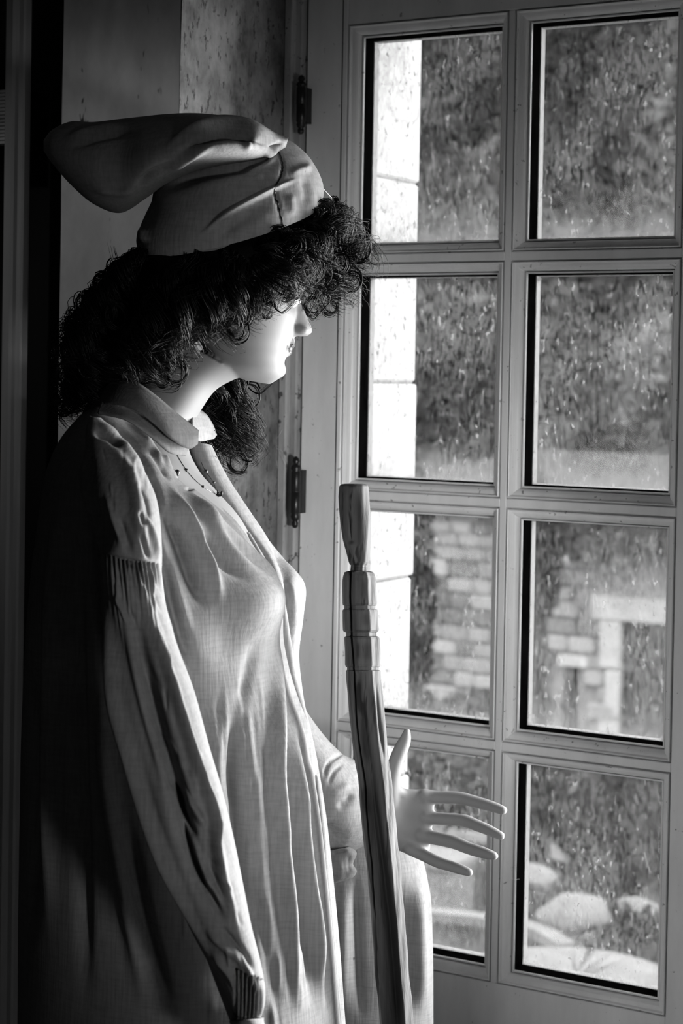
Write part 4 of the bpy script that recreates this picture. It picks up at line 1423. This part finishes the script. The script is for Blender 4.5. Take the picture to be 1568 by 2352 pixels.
locks([(470, 850, 2.58), (510, 830, 2.6), (560, 820, 2.61)], [(470, 1010, 2.6), (535, 1060, 2.61), (590, 1010, 2.62)], 24, 18, .006, .010, 1.8, 14)
locks([(490, 950, 2.59), (530, 940, 2.6), (560, 930, 2.61)], [(480, 1050, 2.585), (540, 1075, 2.6), (580, 1045, 2.61)], 8, 18, .006, .012, 1.3, 10)
locks([(600, 560, 2.40), (660, 535, 2.42), (720, 490, 2.46)], [(640, 660, 2.40), (700, 640, 2.42), (760, 600, 2.46)], 26, 18, .006, .009, 1.6, 14)
# single stray curls
for q in ([(330, 585, 2.44), (275, 605, 2.43), (250, 565, 2.43)], [(560, 700, 2.40), (570, 770, 2.395), (535, 790, 2.395), (520, 755, 2.395)], [(780, 540, 2.53), (830, 575, 2.52), (862, 550, 2.52)], [(760, 690, 2.52), (720, 735, 2.52), (705, 690, 2.52)],
          [(420, 800, 2.40), (415, 880, 2.40), (375, 898, 2.40)], [(570, 890, 2.61), (600, 905, 2.61), (630, 872, 2.61)], [(160, 900, 2.48), (140, 960, 2.48), (150, 985, 2.48)], [(750, 470, 2.53), (790, 480, 2.53), (800, 520, 2.53)], [(620, 690, 2.40), (650, 725, 2.40), (682, 690, 2.41)]):
    lock(q, 6, .0013, .0012, 1.0, .0005)
def loop(cx, cy, Z, r, n=7):
    a0, dr = hr.uniform(0, 6.28), hr.choice([-1, 1])
    pts = [(cx + r * math.cos(a0 + dr * t) * (1 - 0.04 * t), cy + r * 1.1 * math.sin(a0 + dr * t) * (1 - 0.03 * t) + 2 * t, Z + 0.004 * t) for t in np.linspace(0, 6.6, 10)]
    lock(pts, n, .0012, .0008, 0.6, .0006, None, 36)


for cx, cy, z, r in ((178, 765, 2.46, 30), (160, 800, 2.5, 26), (152, 850, 2.47, 28), (168, 905, 2.5, 27), (150, 930, 2.52, 20), (235, 640, 2.5, 22), (262, 610, 2.46, 22), (215, 695, 2.48, 26), (190, 735, 2.5, 24), (245, 665, 2.45, 20), (540, 745, 2.395, 26), (565, 725, 2.395, 20), (610, 705, 2.40, 20), (400, 850, 2.395, 26),
                     (375, 868, 2.395, 24), (545, 1050, 2.60, 28), (575, 1030, 2.61, 24), (510, 1000, 2.60, 26), (530, 955, 2.60, 26), (575, 900, 2.61, 24), (808, 640, 2.53, 26), (825, 575, 2.52, 22), (795, 525, 2.52, 22), (760, 695, 2.53, 26), (720, 700, 2.5, 20), (785, 600, 2.47, 26), (745, 560, 2.45, 24), (700, 610, 2.42, 24), (660, 660, 2.41, 22), (760, 640, 2.47, 24),
                     (200, 840, 2.42, 30), (230, 790, 2.41, 30), (205, 880, 2.43, 26), (265, 720, 2.40, 30), (300, 860, 2.40, 26)):
    for k in range(2):
        loop(cx + hr.uniform(-6, 6), cy + hr.uniform(-6, 6), z, r * hr.uniform(0.75, 1.1))
curls = mesh('curls', np.vstack(HVs), np.vstack(HFs), M_HAIR, True, wigo)
curls['kind'] = 'stuff'

# --- necklace
nk0 = drape(428, 1080)
neck = thing('necklace', 'thin dark necklace of small black beads on the mannequin chest', 'necklace', nk0)
for path in ([(402, 1036), (412, 1055), (428, 1080), (446, 1101), (466, 1118), (483, 1129), (497, 1136)], [(384, 1066), (407, 1085)]):
    v, f = tube([drape(x, y, None, 5, 0.0012) for x, y in catmull(path, 26)], 0.0005, 5)
    mesh('cord', v, f, M_JET, True, neck)
far = catmull([(462, 1062, 2.52), (472, 1083, 2.515), (490, 1108, 2.50), (498, 1136, 2.47)], 16)
v, f = tube(P(*far.T), 0.0005, 5)
mesh('cord', v, f, M_JET, True, neck)
for x, y, r in ((428, 1080, 4.2), (466, 1118, 3.6)):
    v, f = ellipsoid(drape(x, y, None, 5, 0.002), (r * 2.45 / F_PX,) * 3, 12, 8)
    mesh('bead', v, f, M_JET, True, neck)
v, f = ellipsoid(drape(407, 1086, smv, 6, 0.003), (.0035, .0035, .0046), 12, 8)
mesh('bead', v, f, M_JET, True, neck)
for x, y, z, r in ((472, 1083, 2.513, 5.6), (491, 1108, 2.498, 3.6)):
    v, f = ellipsoid(P(x, y, z), (r * 2.5 / F_PX,) * 3, 12, 8)
    mesh('bead', v, f, M_JET, True, neck)
pc = drape(500, 1138, None, 6, 0.004)
mbx = MB()
for dx, dz, w, h in ((0, 0, .0075, .0018), (0, -.0005, .0018, .0085), (.005, .003, .002, .003), (-.005, -.002, .002, .003)):
    q = pc + dx * RT + dz * UP
    v, f = ellipsoid(q, (w, .0016, h), 10, 8)
    mbx.add(v, f)
mbx.build('pendant', M_IRON, neck, None, True)

# ------------------------------------------------------------------ the post in front of her
M_POST = mat('weathered_post_wood', 0.036, 0.7, 34, 0.65, (1.4, 1.4, 0.07), 0.7, 0.003, 0.30, 55, 0.12, 0.25, stain=True, spot_stretch=(1, 1, 0.15))
pr_ = [(1111.0, 790, 832), (1112.5, 782, 841), (1117, 778, 845), (1140, 777, 848), (1196, 780.5, 852), (1238, 787, 851.5), (1266, 794, 849), (1291, 799.5, 846), (1297, 801, 843), (1298, 804, 841), (1311, 803, 841), (1312.5, 795, 852), (1314.5, 789, 858), (1322, 786.5, 862), (1333, 785, 865), (1386, 785, 867.5),
       (1390, 786, 866), (1391, 789, 863), (1399, 789, 863), (1400, 786, 868), (1404, 785, 869), (1447, 786, 872), (1451, 788, 869), (1453, 793, 866), (1461, 793, 866), (1463, 789, 871), (1467, 788, 873), (1526, 791, 875), (1531, 793, 874), (1533, 796, 872), (1539, 796, 872), (1541, 793.5, 876),
       (1560, 794, 877), (1633, 799.5, 884), (1697, 806, 889), (1783, 819.5, 899), (1891, 829, 911), (2053, 847, 926), (2215, 858, 939), (2352, 871, 951), (2700, 914, 1000), (3330, 990, 1084)]
lean = lambda y: 2.45 - 0.02 * (y - 1111) / 1240.0
prow = []
for y, l, r in pr_:
    hw = (r - l) / 2 * 2.45 / F_PX
    prow.append((l, y, r, y, lean(min(y, 3330)), hw * 0.98, 0))
prow = np.array(prow, float)
ys = np.unique(np.r_[prow[:, 1], np.linspace(1111, 2400, 420), np.linspace(2400, 3330, 40)])
pd = np.stack([np.interp(ys, prow[:, 1], prow[:, k]) for k in range(7)], 1)
nu = 128
ph = np.linspace(0, 2 * math.pi, nu, endpoint=False)
oct_ = math.cos(math.pi / 8) / np.cos(((ph + math.pi / 8 + 0.12) % (math.pi / 4)) - math.pi / 8)
oct_ = oct_ / oct_.max()
rnd = np.clip((ys - 1290) / 12, 0, 1)[:, None]       # the knob is round, the shaft faceted
kk = 1 - rnd + rnd * oct_[None, :]
pxm = (pd[:, 0] + pd[:, 2])[:, None] / 2 + (pd[:, 2] - pd[:, 0])[:, None] / 2 * np.cos(ph) * kk
pym = pd[:, 1][:, None] + 0 * pxm
pzm = pd[:, 4][:, None] - pd[:, 5][:, None] * np.sin(ph) * kk
crack = [(802, 1300), (801.6, 1370), (803.5, 1422), (805, 1475), (809, 1528), (811, 1580), (814, 1633), (820, 1697), (834, 1790), (841, 1891), (855, 2053), (866, 2300), (872, 2420)]
worn = [(822, 1548), (826, 1600), (838, 1680), (850, 1760), (858, 1830), (869, 1910), (884, 2020), (902, 2180), (914, 2352)]
pst = [(crack, 2.6, -0.010, 'n'), (worn, 8, -0.004, 'n'), ([(862, 1560), (870, 1640), (884, 1760)], 3, -0.003), ([(800, 1170), (804, 1230), (808, 1250)], 2.5, -0.003)]
sta = [(crack, 2.8, 1.3, 'n'), ([(823, 1548), (822, 1600), (828, 1650)], 7.5, 1.3), ([(830, 1610), (838, 1700), (846, 1770)], 8.5, 1.3), (worn[2:], 13, 1.3), ([(868, 1950), (885, 2040), (905, 2200), (914, 2352), (920, 2450)], 15, 1.1), ([(858, 1570), (866, 1660), (880, 1760), (884, 1830), (892, 1900)], 5, 1.2),
       ([(846, 1560), (850, 1600), (856, 1660)], 6, 0.5), ([(832, 1800), (840, 1850), (846, 1880)], 9, 1.0),
       ([(812, 1116), (826, 1150), (829, 1220), (828, 1290)], 10, 1.1), ([(795, 1116), (822, 1117)], 5, 0.7), ([(801, 1168), (805, 1215), (807, 1225)], 3, 1.0), ([(806, 1240), (808, 1252)], 6, 0.8), ([(832, 1325), (838, 1360), (838, 1384)], 9, 0.5), ([(822, 1468), (822, 1520)], 4, 1.0), ([(842, 1470), (842, 1522)], 12, 0.5), ([(838, 1405), (842, 1440)], 8, 0.5), ([(800, 1448), (868, 1450)], 2.0, 0.7), ([(806, 1388), (866, 1388)], 1.6, 0.6)]
PVv = P(pxm, pym, pzm)
near_ = np.clip((np.sin(ph) + 0.2) / 0.4, 0, 1)[None, :]
ds = strokes_disp(pxm, pym, pst) * near_
dirn = PVv - PVv.mean(1, keepdims=True)
dirn /= np.linalg.norm(dirn, axis=-1, keepdims=True)
wob = 0.0006 * np.sin(pym * 0.05 + 3 * np.cos(ph * 2)) * np.sin(pym * 0.013 + ph * 3)
PVv = PVv + dirn * (ds + wob)[..., None]
stn = np.clip(strokes_disp(pxm, pym, sta) * near_, 0, 1)
kn = int(np.searchsorted(ys, 1305))
pbase = PVv[-1].mean(0)
off_floor = np.array([0, 0, -PVv[-1][:, 2].min()])
post = thing('wooden_post', 'weathered octagonal wooden post with a carved knob standing before the mannequin', 'post', pbase * [1, 1, 0])


def part_rows(name, i0, i1, smooth):
    A = PVv[i0:i1]
    v, f = capped(A.reshape(-1, 3), grid_faces(i1 - i0, nu), nu, i1 - i0)
    if i1 == len(ys):
        v = v.copy()
        v[-nu - 2:-2, 2] = 0.0
        v[-1, 2] = 0.0
    s = np.r_[stn[i0:i1].ravel(), 0, 0]
    o = mesh(name, v, f, M_POST, smooth, post, None, {'stain': s})
    return o


part_rows('shaft', kn - 1, len(ys), False)
part_rows('knob', 0, kn, True)

# ------------------------------------------------------------------ cobwebs
M_WEB = mat('cobweb_thread', 0.8, 0.8, 30, 0.1, bmp=0.0)


def web(label, segs, r=0.00022):
    mbw = MB()
    for s in segs:
        v, f = tube(catmull([P(*q) for q in s], 12) if len(s) > 2 else np.array([P(*q) for q in s]), r, 4)
        mbw.add(v, f)
    o = mbw.build('cobweb', M_WEB, None, P(*segs[0][0]))
    tag(o, label, 'cobweb')


web('single cobweb thread from the cap front to the window stile', [[(741, 432, 2.5), (768, 462, 2.85), (792, 492, 3.2)]])
hubp = (630, 1017, 3.23)
rs = np.random.RandomState(2)
web('small radial cobweb on the grimy reveal beside the lower hinge', [[hubp, (hubp[0] + dx, hubp[1] + dy, 3.23 - 0.0008 * abs(dx))] for dx, dy in ((-38, 24), (26, 50), (18, -30), (-30, -42), (-55, -5), (8, 60), (-16, 46), (-45, -30), (20, 22))])
web('short curled cobweb on the centre bar of the lowest panes', [[(1150, 2024, 3.03), (1153, 2010, 3.03), (1168, 2012, 3.03), (1180, 2020, 3.04), (1192, 2019, 3.05)]], 0.0004)
